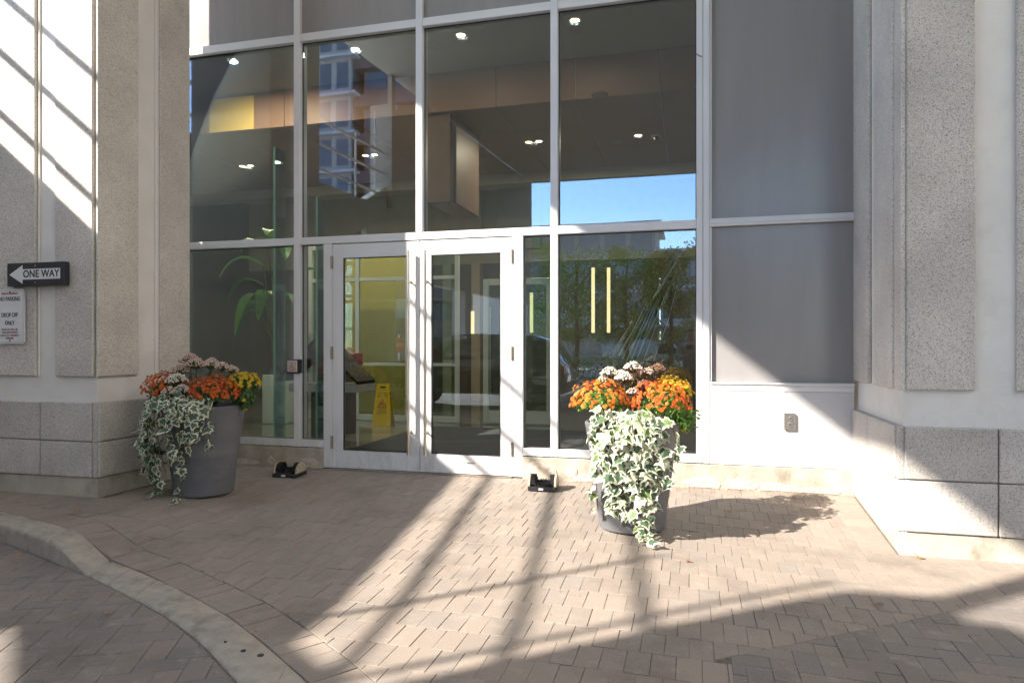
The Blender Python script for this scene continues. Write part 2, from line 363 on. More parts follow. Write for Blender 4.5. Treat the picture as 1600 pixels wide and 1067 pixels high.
# ------------------------------------------------------------------ pavers
PW, PL, GAP = 0.1075, 0.215, 0.0018
def to_px(p):
    d = Vector(p) - CAM
    c, s_ = math.cos(YAW), math.sin(YAW)
    cx = d.x * c + d.y * s_; cy = -d.x * s_ + d.y * c
    if cy < 0.3: return None
    return (800 + 1067 * cx / cy, 542 - 1067 * d.z / cy, cy)
def clip(poly, p, n):
    out = []
    for i in range(len(poly)):
        a, b = poly[i], poly[(i + 1) % len(poly)]
        da = (a[0] - p[0]) * n[0] + (a[1] - p[1]) * n[1]; db = (b[0] - p[0]) * n[0] + (b[1] - p[1]) * n[1]
        if da >= 0: out.append(a)
        if (da >= 0) != (db >= 0):
            t = da / (da - db); out.append((a[0] + (b[0] - a[0]) * t, a[1] + (b[1] - a[1]) * t))
    return out
def area(poly):
    return 0.5 * sum(poly[i][0] * poly[(i + 1) % len(poly)][1] - poly[(i + 1) % len(poly)][0] * poly[i][1] for i in range(len(poly)))
def paver_faces(mb, poly, fz, jit=0.0012):
    """poly ccw (world xy): chamfered block top standing proud of the joint sand"""
    c = (sum(p[0] for p in poly) / len(poly), sum(p[1] for p in poly) / len(poly))
    n = len(poly); b = len(mb.v)
    q = [(p[0] + rnd.uniform(-jit, jit), p[1] + rnd.uniform(-jit, jit)) for p in poly]
    dz = rnd.uniform(-0.0016, 0.0016); tx, ty = rnd.uniform(-.004, .004), rnd.uniform(-.004, .004)
    def ring(ins, z):
        for p in q:
            d = math.hypot(c[0] - p[0], c[1] - p[1]) or 1
            x = p[0] + (c[0] - p[0]) / d * ins; y = p[1] + (c[1] - p[1]) / d * ins
            mb.v.append((x, y, fz(x, y) + z + dz + tx * (x - c[0]) + ty * (y - c[1])))
    ring(0.0, -0.035); ring(0.0, -0.0016); ring(0.003, 0.0)
    for k in (0, 1):
        for i in range(n):
            j = (i + 1) % n
            mb.f.append((b + k * n + i, b + k * n + j, b + (k + 1) * n + j, b + (k + 1) * n + i)); mb.m.append(0)
    mb.f.append(tuple(b + 2 * n + i for i in range(n))); mb.m.append(0)
def rect(cx, cy, w_, l_, ang):
    c, s_ = math.cos(ang), math.sin(ang); hw, hl = w_ / 2 - GAP / 2, l_ / 2 - GAP / 2
    return [(cx + x * c - y * s_, cy + x * s_ + y * c) for x, y in ((-hw, -hl), (hw, -hl), (hw, hl), (-hw, hl))]
SHARED = []
for k in range(8):
    mb = MB(); paver_faces(mb, rect(0, 0, PW, PL, 0), lambda x, y: 0.0, 0.0016); SHARED.append(mb.mesh('paver', M['paver'])); 
SHARED_R = []
for me in SHARED:
    m2 = me.copy(); m2.materials[0] = M['paver_road']; SHARED_R.append(m2)
def lay(parent, items, shared, mt, fz, limit=300):
    """items: (cx, cy, angle, poly, full)"""
    vis = []; rest = []
    for it in items:
        px = to_px((it[0], it[1], fz(it[0], it[1])))
        if px and -10 < px[0] < 1610 and px[1] < 1085: vis.append((px[2], it))
        else: rest.append(it)
    vis.sort(key=lambda a: a[0])
    near = [it for _, it in vis[:limit]]; rest += [it for _, it in vis[limit:]]
    po = parent.location
    for it in near:
        cx, cy, ang, poly, full = it
        z = fz(cx, cy)
        if full:
            o = link('paver', rnd.choice(shared), parent)
            e = 0.06
            nx = -(fz(cx + e, cy) - fz(cx - e, cy)) / (2 * e); ny = -(fz(cx, cy + e) - fz(cx, cy - e)) / (2 * e)
            q = Vector((0, 0, 1)).rotation_difference(Vector((nx, ny, 1)).normalized())
            o.rotation_mode = 'QUATERNION'
            o.rotation_quaternion = q @ Matrix.Rotation(ang + (math.pi if rnd.random() < .5 else 0) + rnd.uniform(-.006, .006), 3, 'Z').to_quaternion()
            o.location = Vector((cx, cy, z + rnd.uniform(-.0012, .0012))) - po
        else:
            mb = MB(); paver_faces(mb, poly, fz); c = Vector((cx, cy, z))
            link('paver', mb.mesh('paver', mt, c), parent, c - po)
    mb = MB()
    for it in rest: paver_faces(mb, it[3], fz)
    if mb.v:
        c = Vector((0, -1.5, 0)); o = link('paver_field', mb.mesh('paver_field', mt, c), parent, c - po); o['kind'] = 'stuff'
def kerb_tangent(x, c=KIN):
    for (x0, y0), (x1, y1) in zip(c, c[1:]):
        if x0 <= x <= x1:
            d = Vector((x1 - x0, y1 - y0)).normalized(); return d
    return Vector((1, 0))
def road_edge(x): return -1.80 - 0.76 * (1.95 - x)      # where the running bond turns into herringbone on the right
RX = 0.12
items = []
# course laid end-on along the kerb
pl = [Vector(p) for p in KIN]
seglen = [(b - a).length for a, b in zip(pl, pl[1:])]
tot = sum(seglen); d = 0.02
def at_len(d):
    for a, b, l in zip(pl, pl[1:], seglen):
        if d <= l: return a + (b - a) * (d / l), (b - a).normalized()
        d -= l
    return pl[-1], (pl[-1] - pl[-2]).normalized()
while d < tot - 0.1:
    p, t_ = at_len(d)
    if -5.9 < p.x < -0.2:
        nrm = Vector((-t_.y, t_.x)); c = p + nrm * (PL / 2 + 0.006)
        ang = math.atan2(t_.y, t_.x)
        items.append((c.x, c.y, ang, rect(c.x, c.y, PW, PL, ang), True))
    d += PW
# course along the right pillar foot
y = -PW / 2 - 0.01
while y > -1.29:
    items.append((1.335 - PL / 2, y, math.pi / 2, rect(1.335 - PL / 2, y, PW, PL, math.pi / 2), True)); y -= PW
x = 1.335 - PL + PW / 2
while x < 4:
    items.append((x, -1.4025, 0, rect(x, -1.4025, PW, PL, 0), True)); x += PW
# running bond field
row = 0; y = -PL / 2 - 0.005
while y > -5.0:
    x = -6.4 + (PW / 2 if row % 2 else 0)
    while x < 2.6:
        poly = rect(x, y, PW, PL, 0); full = True
        # clip against the kerb course
        ky = kerb_y(x); tn = kerb_tangent(x); nn = Vector((-tn.y, tn.x))
        p0 = Vector((x, ky)) + nn * (PL + 0.010)
        a0 = area(poly); poly = clip(poly, p0, nn)
        ok = len(poly) > 2
        if ok and x > -0.1:
            if x > RX: poly = clip(poly, (0.1745, 0), (-1, 0)) if x < RX + PW and y < road_edge(x) else clip(poly, (1.95, -1.80), (-0.605, 0.796))
            ok = len(poly) > 2
        if ok and x > 1.0 and y > -1.5:
            poly = clip(poly, (1.335 - PL - GAP / 2, 0), (-1, 0)); ok = len(poly) > 2
        if ok and x < -4.7 and -1.72 < y < -.66 and x > -5.9: ok = False
        if ok and abs(area(poly)) > 0.03 * a0:
            full = abs(area(poly)) > 0.995 * a0
            cx = sum(p[0] for p in poly) / len(poly); cy = sum(p[1] for p in poly) / len(poly)
            items.append((x if full else cx, y if full else cy, 0.0, poly, full))
        x += PW
    y -= PL; row += 1
lay(fore, items, SHARED, M['paver'], gz)
# herringbone fields of the driveway
def herring(org, ang, inside, clips, span):
    out = []; c, s_ = math.cos(ang), math.sin(ang); w_ = PW
    for i in range(-span, span):
        for j in range(-span, span):
            # 2:1 herringbone: unit cell of one horizontal and one vertical block
            bx = (i + j * 2) * 0 + (i * 1 + j * 2) * w_; by = (i * 1 - j * 2) * w_
            for k, (dx, dy, a) in enumerate(((1.0, 0.5, math.pi / 2), (0.5, 2.0, 0.0))):
                lx, ly = bx + dx * w_, by + dy * w_
                x = org[0] + lx * c - ly * s_; y = org[1] + lx * s_ + ly * c
                if not inside(x, y): continue
                poly = rect(x, y, PW, PL, a + ang); a0 = area(poly)
                for f in clips:
                    pn = f(x, y)
                    if pn and len(poly) > 2: poly = clip(poly, *pn)
                if len(poly) < 3 or abs(area(poly)) < 0.03 * a0: continue
                full = abs(area(poly)) > 0.995 * a0
                cx = sum(p[0] for p in poly) / len(poly); cy = sum(p[1] for p in poly) / len(poly)
                out.append((x if full else cx, y if full else cy, a + ang, poly, full))
    return out
def clip_kout(x, y):
    ky = kerb_y(x, KOUT); tn = kerb_tangent(x, KOUT); nn = Vector((tn.y, -tn.x))
    return (Vector((x, ky)) + nn * 0.006, nn)
left = herring((-3.0, -4.2), R(25), lambda x, y: -5.6 < x < -0.6 and -5.3 < y < kerb_y(x, KOUT) + 0.12, [clip_kout], 26)
right = herring((1.2, -3.0), 0.0, lambda x, y: x > -0.1 and x < 3.2 and -5.2 < y and (y < road_edge(x) + 0.12), [lambda x, y: ((1.95, -1.80), (0.605, -0.796)), lambda x, y: ((0.176, 0), (1, 0))], 30)
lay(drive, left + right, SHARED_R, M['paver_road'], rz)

# ------------------------------------------------------------------ kerb
kerb = thing('kerb', 'curved concrete kerb dropping to a flush edge beside the driveway', 'kerb', (-3.0, -3.2, 0), kind='structure')
def interp(c, t):
    t = min(max(t, 0), len(c) - 1.0001); i = int(t); f = t - i
    a, b, c0, d0 = Vector(c[i]), Vector(c[i + 1]), Vector(c[max(i - 1, 0)]), Vector(c[min(i + 2, len(c) - 1)])
    return 0.5 * ((2 * a) + (b - c0) * f + (2 * c0 - 5 * a + 4 * b - d0) * f * f + (3 * a - c0 - 3 * b + d0) * f ** 3)
for (t0, t1) in ((0.2, 2.4), (2.4, 4.86), (4.86, 6.62), (6.62, 7.30), (7.30, 10.6), (10.6, 13.5)):
    mb = MB(); n = max(3, int((t1 - t0) * 22)); e = 0.004
    secs = []
    for k in range(n + 1):
        t = t0 + e + (t1 - t0 - 2 * e) * k / n
        a = interp(KIN, t); b = interp(KOUT, t); zt = kz((a.x + b.x) / 2) + 0.004
        zi = zt; zo = zt
        w_ = b - a
        q = lambda u: a + w_ * u
        nz = 0.003 * noise.noise(Vector((a.x * 6, a.y * 6, 0))) + 0.003 * noise.noise(Vector((a.x * 31, a.y * 31, 4)))
        ez = 0.006 * noise.noise(Vector((a.x * 23, a.y * 23, 9)))
        secs.append([(*q(0), -0.3), (*q(0.0), zi - 0.008), (*q(0.04), zi + nz), (*q(0.5), zt + 0.003 + nz), (*q(0.90 + ez), zo + nz), (*q(0.965 + ez), zo - 0.010 + ez), (*q(0.99), zo - 0.032), (*q(1.0 + (zo + 0.115) * 0.25), -0.3)])
    m_ = len(secs[0])
    for s_ in secs: mb.v += s_
    for k in range(n):
        for i in range(m_ - 1):
            mb.f.append((k * m_ + i, k * m_ + i + 1, (k + 1) * m_ + i + 1, (k + 1) * m_ + i)); mb.m.append(0)
    mb.f.append(tuple(range(m_))); mb.m.append(0); mb.f.append(tuple((n * m_ + i) for i in reversed(range(m_)))); mb.m.append(0)
    part(kerb, 'kerb_stone', mb, M['kerb'], smooth=True)

# ------------------------------------------------------------------ glass facade
TOP = 8.0
fac = thing('glass_facade', 'silver framed glass entrance facade with double doors and grey panels', 'facade', (-2.6, 0, 0))
def bar(name, x0, x1, z0, z1, y0=-0.035, y1=0.11, mt=None, bev=0.003):
    return part(fac, name, MB().box(x0, x1, y0, y1, z0, z1), mt or M['alu'], bevel=bev)
ML = -6.02
for x0, x1, z0, z1 in ((ML, ML + .07, 0.216, TOP), (-3.994, -3.924, 0.216, TOP), (-2.631, -2.56, 2.386, TOP), (-1.271, -1.201, 0.216, TOP), (0.056, 0.110, 0.216, TOP), (0.1135, 0.169, 0.216, TOP), (-8.5, -8.43, 0.216, TOP)):
    bar('mullion', x0, x1, z0, z1)
G = 0.0015
def tr(x0, x1, z0, z1): bar('transom', x0 + G, x1 - G, z0, z1, -0.031, 0.10)
for x0, x1 in ((-8.43, ML), (ML + .07, -3.994)): tr(x0, x1, 2.309, 2.386)
tr(-3.924, -1.271, 2.3095, 2.3845)
tr(-1.201, 0.056, 2.309, 2.386)
for x0, x1 in ((-8.43, ML), (ML + .07, -3.994), (-3.924, -2.631), (-2.56, -1.271), (-1.201, 0.056)):
    tr(x0, x1, 4.42, 4.50); tr(x0, x1, 6.9, 6.98)
for x0, x1 in ((-8.43, ML), (ML + .07, -3.994), (-3.924, -3.649), (-1.539, -1.271), (-1.201, 0.056)): bar('sill', x0 + G, x1 - G, 0.2165, 0.289, -0.032, 0.10)
bar('jamb', -3.649, -3.558, 0.012, 2.3085, -0.033, 0.11); bar('jamb', -1.641, -1.539, 0.012, 2.3085, -0.033, 0.11)
bar('threshold', -3.557, -1.642, -0.004, 0.010, -0.06, 0.14, M['steel_dark'], 0.002)
def pane(name, x0, x1, z0, z1, mt, y=0.03, th=0.012):
    o = part(fac, name, MB().box(x0 + 0.002, x1 - 0.002, y, y + th, z0 + 0.002, z1 - 0.002), mt); return o
BAYS = ((-8.43, ML), (ML + .07, -3.994), (-3.924, -2.631), (-2.56, -1.271), (-1.201, 0.056))
for x0, x1 in BAYS:
    pane('glass_pane', x0, x1, 2.387, 4.419, M['glass'])
    pane('grey_panel', x0, x1, 4.501, 6.899, M['spandrel'], 0.012, 0.03); pane('grey_panel', x0, x1, 6.981, 8.0, M['spandrel'], 0.012, 0.03)
for x0, x1 in ((-8.43, ML), (ML + .07, -3.994), (-3.924, -3.649), (-1.539, -1.271), (-1.201, 0.056)): pane('glass_pane', x0, x1, 0.290, 2.308, M['glass'])
# thin black gaskets round the panes in view
for x0, x1, z0, z1 in [(a, b, 2.387, 4.419) for a, b in BAYS[1:]] + [(ML + .07, -3.994, .29, 2.308), (-3.924, -3.649, .29, 2.308), (-1.539, -1.271, .29, 2.308), (-1.201, .056, .29, 2.308)]:
    g_ = 0.007; mb = MB()
    mb.box(x0, x0 + g_, 0.02, 0.029, z0, z1).box(x1 - g_, x1, 0.02, 0.029, z0, z1).box(x0 + g_, x1 - g_, 0.02, 0.029, z0, z0 + g_).box(x0 + g_, x1 - g_, 0.02, 0.029, z1 - g_, z1)
    part(fac, 'gasket', mb, M['rubber'])
# grey bay on the right
tr(0.169, 1.346, 2.318, 2.388)
part(fac, 'cover_strip', MB().box(0.171, 1.346, -0.040, -0.0315, 2.340, 2.366), M['alu'], bevel=0.002)
tr(0.169, 1.346, 0.905, 0.94); 
part(fac, 'cover_strip', MB().box(0.171, 1.346, -0.044, -0.0315, 0.922, 0.938), M['alu'], bevel=0.002)
pane('grey_panel', 0.169, 1.346, 2.389, TOP, M['spandrel'], 0.012, 0.03)
pane('grey_panel', 0.169, 1.346, 0.941, 2.317, M['spandrel'], 0.012, 0.03)
for x0, x1, z0, z1 in ((0.170, 0.188, 0.942, 2.316), (0.170, 0.188, 2.39, TOP)):
    part(fac, 'pane_bead', MB().box(x0, x1, -0.022, 0.011, z0, z1), M['alu'], bevel=0.002)
part(fac, 'infill_frame', MB().box(0.171, 0.196, -0.030, 0.0, 0.213, 0.904).box(0.197, 1.346, -0.030, 0.0, 0.865, 0.904).box(0.197, 1.346, -0.030, 0.0, 0.213, 0.232), M['alu'], bevel=0.002)
part(fac, 'metal_panel', MB().box(0.198, 0.8055, -0.024, 0.02, 0.234, 0.863), M['panel_paint'], bevel=0.002)
part(fac, 'metal_panel', MB().box(0.8085, 1.346, -0.024, 0.02, 0.234, 0.863), M['panel_paint'], bevel=0.002)
# hook on the mullion
part(fac, 'hook', MB().tube([(0.10, -0.036, 3.83), (0.075, -0.06, 3.835), (0.06, -0.06, 3.85)], 0.006, 6), M['bronze'])
# weep holes
wh = MB()
for x in (-1.50, -1.42, -1.34, -1.25, -0.9, -0.5, -0.02, 0.09, 0.3, -4.3, -4.15, -4.05, -3.86, -3.72):
    wh.box(x, x + rnd.uniform(0.008, 0.016), -0.0345, -0.02, 0.2085, 0.216)
o = part(fac, 'weep_hole', wh, M['rubber']); o['kind'] = 'stuff'
# dwarf wall under the glazing, with its flaking render
def dwarf(x0, x1, seed, flakes):
    mb = MB(); n = 40
    r2 = random.Random(seed)
    for k in range(n):
        a, b = x0 + (x1 - x0) * k / n, x0 + (x1 - x0) * (k + 1) / n
    mb.box(x0, x1, -0.048, 0.12, -0.3, 0.208)
    p = part(fac, 'dwarf_wall', mb, M['curb'], bevel=0.006)
    for cx, cz, w_, h_ in flakes:
        fm = MB(); m_ = 22; ring = []
        for i in range(m_):
            a = 2 * math.pi * i / m_; q = 1 + 0.35 * noise.noise(Vector((math.cos(a) * 1.7, math.sin(a) * 1.7, seed + cx * 9)))
            q += r2.uniform(-.09, .09)
            ring.append((cx + math.cos(a) * w_ * q, max(0.001, min(0.2, cz + math.sin(a) * h_ * q))))
        fm.v.append((cx, -0.054, cz))
        for sc, yy in ((0.6, -0.055), (0.93, -0.053), (1.0, -0.0485)):
            for (x, z) in ring:
                fm.v.append((cx + (x - cx) * sc, yy + r2.uniform(-.002, .001), cz + (z - cz) * sc))
        for i in range(m_):
            j = (i + 1) % m_
            fm.f.append((0, 1 + i, 1 + j)); fm.m.append(0)
            for k in range(2):
                fm.f.append((1 + k * m_ + i, 1 + (k + 1) * m_ + i, 1 + (k + 1) * m_ + j, 1 + k * m_ + j)); fm.m.append(0)
        part(p, 'render_patch', fm, M['render'])
    return p
dwarf(-8.4, -3.652, 3, [(-3.83, 0.03, 0.13, 0.075), (-4.25, 0.06, 0.05, 0.05), (-4.6, 0.03, 0.2, 0.04)])
dwarf(-1.536, 1.38, 5, [(-1.36, 0.06, 0.15, 0.105), (-1.07, 0.085, 0.055, 0.06), (-0.95, 0.02, 0.10, 0.05), (0.12, 0.03, 0.17, 0.07), (0.42, 0.035, 0.14, 0.06), (0.72, 0.03, 0.17, 0.05), (1.05, 0.015, 0.2, 0.03), (-0.3, 0.03, 0.16, 0.05)])
# doors
def door(x0, x1, gx0, gx1, hx, hinge_x, lab):
    z0, z1, gz0, gz1, y0, y1 = 0.014, 2.300, 0.196, 2.157, -0.024, 0.022
    mb = MB()
    mb.box(x0, gx0, y0, y1, z0, z1).box(gx1, x1, y0, y1, z0, z1)
    mb.box(gx0 + .0005, gx1 - .0005, y0 + .0008, y1, z0, gz0).box(gx0 + .0005, gx1 - .0005, y0 + .0008, y1, gz1, z1)
    d_ = part(fac, 'door', mb, M['alu'], bevel=0.0025, label=lab)
    c = WLOC[d_]
    part(d_, 'door_glass', MB().box(gx0 - 0.001, gx1 + 0.001, -0.004, 0.008, gz0 - 0.001, gz1 + 0.001), M['glass'])
    b_ = 0.009
    part(d_, 'glazing_bead', MB().box(gx0, gx0 + b_, -0.0225, -0.005, gz0, gz1).box(gx1 - b_, gx1, -0.0225, -0.005, gz0, gz1).box(gx0 + b_, gx1 - b_, -0.0225, -0.005, gz0, gz0 + b_).box(gx0 + b_, gx1 - b_, -0.0225, -0.005, gz1 - b_, gz1), M['rubber'])
    hm = MB().tube([(hx, -0.085, 0.18), (hx, -0.085, 2.20)], 0.0155, 14)
    for z in (0.405, 1.895):
        s_ = 0.045 if hx < (x0 + x1) / 2 else -0.045
        hm.tube([(hx, -0.085, z), (hx, -0.024, z)], 0.010, 10)
        hm.tube([(hx, -0.026, z), (hx, -0.0235, z)], 0.018, 12)
    part(d_, 'pull_handle', hm, M['steel'], smooth=True)
    for z in (0.274, 1.19, 2.115):
        h_ = MB()
        for k in range(3):
            h_.tube([(hinge_x, -0.036, z - 0.066 + k * 0.0445), (hinge_x, -0.036, z - 0.066 + k * 0.0445 + 0.042)], 0.011, 10)
        h_.box(hinge_x - 0.014, hinge_x + 0.014, -0.0345, -0.0245, z - 0.064, z + 0.064)
        part(d_, 'hinge', h_, M['bronze'], smooth=True)
    return d_
dl = door(-3.554, -2.594, -3.430, -2.712, -2.688, -3.556, 'left door leaf in shade')
dr = door(-2.587, -1.645, -2.470, -1.760, -2.512, -1.643, 'right door leaf in sun')
part(dr, 'maker_plate', MB().box(-2.10, -2.02, -0.0265, -0.0238, 0.118, 0.128), M['steel_dark'])
part(fac, 'upper_wall', MB().box(-12, 4, 0.0, 0.4, 8.3, 11.0), M['smooth'])
part(fac, 'side_wall', MB().box(-12, -8.502, -0.03, 0.3, -0.3, 8.29), M['smooth'])

# ------------------------------------------------------------------ pillars
def panel(parent, x0, x1, y0, y1, z0, z1, mt, name, bev=0.008): return part(parent, name, MB().box(x0, x1, y0, y1, z0, z1), mt, bevel=bev)
lp = thing('concrete_pillar', 'pale concrete pillar left of the entrance carrying both signs', 'pillar', (-5.33, -1.2, 0))
panel(lp, -5.89, -4.79, -1.698, -0.672, 0.74, 8.0, M['smooth'], 'shaft', 0.004)
PF, PB = -1.732, -1.6985
panel(lp, -5.88, -5.407, PF, PB, 1.0, 8.0, M['agg'], 'aggregate_panel')
panel(lp, -5.200, -4.803, PF, PB, 1.0, 8.0, M['agg'], 'aggregate_panel')
part(lp, 'raised_rib', MB().box(-5.404, -5.380, -1.712, PB, 1.0, 8.0), M['smooth'], bevel=0.004)
panel(lp, -4.7895, -4.758, -1.718, -1.285, 1.0, 8.0, M['agg'], 'aggregate_panel')
panel(lp, -4.7895, -4.758, -1.030, -0.640, 1.0, 8.0, M['agg'], 'aggregate_panel')
part(lp, 'raised_rib', MB().box(-4.7895, -4.772, -1.075, -1.033, 1.0, 8.0), M['smooth'], bevel=0.004)
part(lp, 'plinth', MB().box(-5.87, -4.762, -1.727, -0.66, -0.35, 0.160), M['plinth'], bevel=0.006)
def blocks(parent, z0, z1, xs, yf, yb):
    for a, b in zip(xs, xs[1:]): panel(parent, a + 0.004, b - 0.004, yf, yb, z0, z1, M['granite'], 'granite_block', 0.007)
for z0, z1 in ((0.165, 0.457), (0.464, 0.785)):
    blocks(lp, z0, z1, [-5.90, -5.338, -4.802], -1.748, -1.60)
    panel(lp, -4.87, -4.742, -1.722, -1.18, z0, z1, M['granite'], 'granite_block', 0.007)
    panel(lp, -4.87, -4.742, -1.172, -0.64, z0, z1, M['granite'], 'granite_block', 0.007)
    part(lp, 'corner_strip', MB().box(-4.797, -4.757, -1.733, -1.60, z0, z1), M['granite'])
part(lp, 'granite_core', MB().box(-5.86, -4.80, -1.72, -0.66, 0.161, 0.7395), M['plinth'])

rp_ = thing('concrete_pillar', 'sunlit granite footed concrete pillar right of the grey panel', 'pillar', (1.9, -0.65, 0))
RX1 = 3.6
panel(rp_, 1.378, RX1, -1.268, 0.4, 0.66, 8.0, M['smooth'], 'shaft', 0.004)
panel(rp_, 1.346, 1.3775, -0.461, 0.12, 0.965, 8.0, M['agg'], 'aggregate_panel')
panel(rp_, 1.346, 1.3775, -1.128, -0.640, 0.965, 8.0, M['agg'], 'aggregate_panel')
part(rp_, 'raised_rib', MB().box(1.362, 1.3775, -0.62, -0.575, 0.965, 8.0), M['smooth'], bevel=0.004)
panel(rp_, 1.392, 1.795, -1.300, -1.2685, 0.965, 8.0, M['agg'], 'aggregate_panel')
panel(rp_, 2.029, 2.44, -1.300, -1.2685, 0.965, 8.0, M['agg'], 'aggregate_panel')
panel(rp_, 2.67, 3.07, -1.300, -1.2685, 0.965, 8.0, M['agg'], 'aggregate_panel')
part(rp_, 'corner_strip', MB().box(1.360, 1.3885, -1.286, -1.131, 0.965, 8.0), M['agg'])
part(rp_, 'plinth', MB().box(1.353, RX1, -1.300, 0.3, -0.5, 0.026), M['plinth'], bevel=0.006)
part(rp_, 'granite_core', MB().box(1.372, RX1, -1.285, 0.3, 0.0265, 0.6595), M['plinth'])
for z0, z1 in ((0.030, 0.368), (0.376, 0.722)):
    for a, b in ((1.377, 1.915), (1.923, 2.68), (2.688, 3.45)):
        panel(rp_, a, b, -1.318, -1.20, z0, z1, M['granite'], 'granite_block', 0.007)
    panel(rp_, 1.328, 1.46, -0.537, 0.02, z0, z1, M['granite'], 'granite_block', 0.006)
    panel(rp_, 1.328, 1.46, -1.262, -0.541, z0, z1, M['granite'], 'granite_block', 0.006)
    part(rp_, 'corner_strip', MB().box(1.338, 1.374, -1.301, -1.264, z0, z1), M['granite'])

# ------------------------------------------------------------------ wall signs and fittings
def lettering(parent, txt, size, loc, mt, sx=1.0, space=1.0, bold=0.0005):
    me = text_mesh(txt, size, 0.0006, 'CENTER', sx, space, bold); me.materials.append(mt)
    o = link('lettering', me, parent, loc); o.rotation_euler = (R(90), 0, 0); return o
M['sign_black'] = mat('sign_black', (0.025, 0.028, 0.034), 0.4, var=0.15, vscale=20)
M['sign_white'] = mat('sign_white', (0.70, 0.69, 0.68), 0.45, var=0.04)
M['sign_ink'] = mat('sign_ink', (0.035, 0.032, 0.035), 0.5)
M['sign_red'] = mat('sign_red', (0.40, 0.06, 0.06), 0.5)
M['sign_grey'] = mat('sign_faded_ink', (0.20, 0.19, 0.20), 0.5)
M['sign_blue'] = mat('sign_blue_ink', (0.08, 0.09, 0.35), 0.5)
ow = thing('one_way_sign', 'black one way sign with white arrow pointing left on the pillar', 'sign', (-5.335, -1.775, 1.863))
part(ow, 'sign_board', MB().box(-0.304, 0.304, -0.016, 0.036, -0.098, 0.098), M['sign_black'], bevel=0.003, local=True)
part(ow, 'arrow', MB().prism([(-0.278, 0.0), (-0.135, -0.079), (-0.135, -0.044), (0.262, -0.044), (0.262, 0.044), (-0.135, 0.044), (-0.135, 0.079)], 'y', -0.0175, -0.0155), M['sign_white'], local=True)
lettering(ow, 'ONE WAY', 0.086, (0.062, -0.0182, 0.0), M['sign_ink'], 0.92, 1.04, 0.0022)
for z in (0.07, -0.07): part(ow, 'bolt', MB().tube([(0, -0.020, z), (0, -0.015, z)], 0.007, 8), M['steel_dark'], local=True)
npk = thing('no_parking_sign', 'white no parking drop off only sign on the left pillar', 'sign', (-5.649, -1.748, 1.510))
part(npk, 'sign_board', MB().prism([(-0.152 + 0.02 * (1 - math.cos(a)) if False else x, z) for x, z in [(-0.137, -0.233), (0.137, -0.233), (0.148, -0.228), (0.152, -0.218), (0.152, 0.218), (0.148, 0.228), (0.137, 0.233), (-0.137, 0.233), (-0.148, 0.228), (-0.152, 0.218), (-0.152, -0.218), (-0.148, -0.228)] for a in (0,)], 'y', -0.008, 0.006), M['sign_white'], local=True)
e_ = 0.0022
part(npk, 'border', MB().box(-0.141, 0.141, -0.0088, -0.0078, 0.217, 0.217 + e_).box(-0.141, 0.141, -0.0088, -0.0078, -0.217 - e_, -0.217).box(-0.141 - e_, -0.141, -0.0088, -0.0078, -0.217, 0.217).box(0.141, 0.141 + e_, -0.0088, -0.0078, -0.217, 0.217), M['sign_grey'], local=True)
for txt, size, z, mt, sx in (('PRIVATE PROPERTY', 0.024, 0.196, 'sign_red', 0.86), ('NO PARKING', 0.052, 0.150, 'sign_ink', 0.74), ('DROP OFF', 0.052, 0.012, 'sign_ink', 0.74), ('ONLY', 0.052, -0.056, 'sign_ink', 0.74), ('VEHICLES WILL BE', 0.023, -0.112, 'sign_grey', 0.95), ('TAGGED/TOWED', 0.023, -0.137, 'sign_red', 0.95), ("AWAY AT OWNER'S", 0.023, -0.162, 'sign_grey', 0.95), ('EXPENSE', 0.023, -0.186, 'sign_red', 0.95)):
    lettering(npk, txt, size, (-0.004, -0.0092, z), M[mt], sx)
for z in (0.209, -0.205): part(npk, 'bolt', MB().tube([(0.0, -0.013, z), (0.0, -0.0075, z)], 0.006, 8), M['black'], local=True)

M['plate_reflect'] = mat('push_plate', (0.66, 0.50, 0.47), 0.3, 0.6, var=0.05)  # silver plate with a pinkish reflection put into its colour
bt = thing('door_push_button', 'square accessible door push plate on the mullion left of the doors', 'push button', (-3.965, -0.036, 1.05))
part(bt, 'housing', MB().box(-0.082, 0.075, -0.045, 0.0, -0.072, 0.072), M['black'], bevel=0.005, local=True)
part(bt, 'push_plate', MB().box(-0.070, 0.045, -0.056, -0.046, -0.060, 0.060), M['plate_reflect'], bevel=0.004, local=True)
wm = MB(); q = []
for k in range(15):
    a = R(95 + 250 * k / 14); q.append((-0.014 + 0.024 * math.cos(a), -0.057, -0.020 + 0.024 * math.sin(a)))
wm.tube(q, 0.0028, 5); wm.tube([(-0.019, -0.057, 0.022), (-0.017, -0.057, -0.012), (0.008, -0.057, -0.012), (0.017, -0.057, -0.035), (0.024, -0.057, -0.033)], 0.0034, 5)
wm.tube([(-0.018, -0.057, 0.004), (0.004, -0.057, 0.004)], 0.0028, 5); wm.tube([(-0.0195, -0.0575, 0.034), (-0.0195, -0.0555, 0.034)], 0.0075, 10)
part(bt, 'wheelchair_symbol', wm, M['sign_grey'], local=True)
kb = thing('key_switch_box', 'small steel key switch plate on the sunlit white panel', 'key switch', (0.8335, -0.024, 0.606))
part(kb, 'face_plate', MB().box(-0.046, 0.046, -0.026, 0.0, -0.072, 0.072), M['steel_dark'], bevel=0.004, local=True)
for x, z, r_ in ((0.004, 0.032, 0.014), (0.0, -0.024, 0.021)):
    part(kb, 'key_cylinder', MB().tube([(x, -0.0255, z), (x, -0.036, z)], r_, 18).tube([(x, -0.034, z), (x, -0.040, z)], r_ * 0.62, 14), M['steel'], smooth=True, local=True)
    part(kb, 'keyhole', MB().box(x - 0.006, x + 0.006, -0.0412, -0.0395, z - 0.006, z + 0.006), M['black'], local=True)
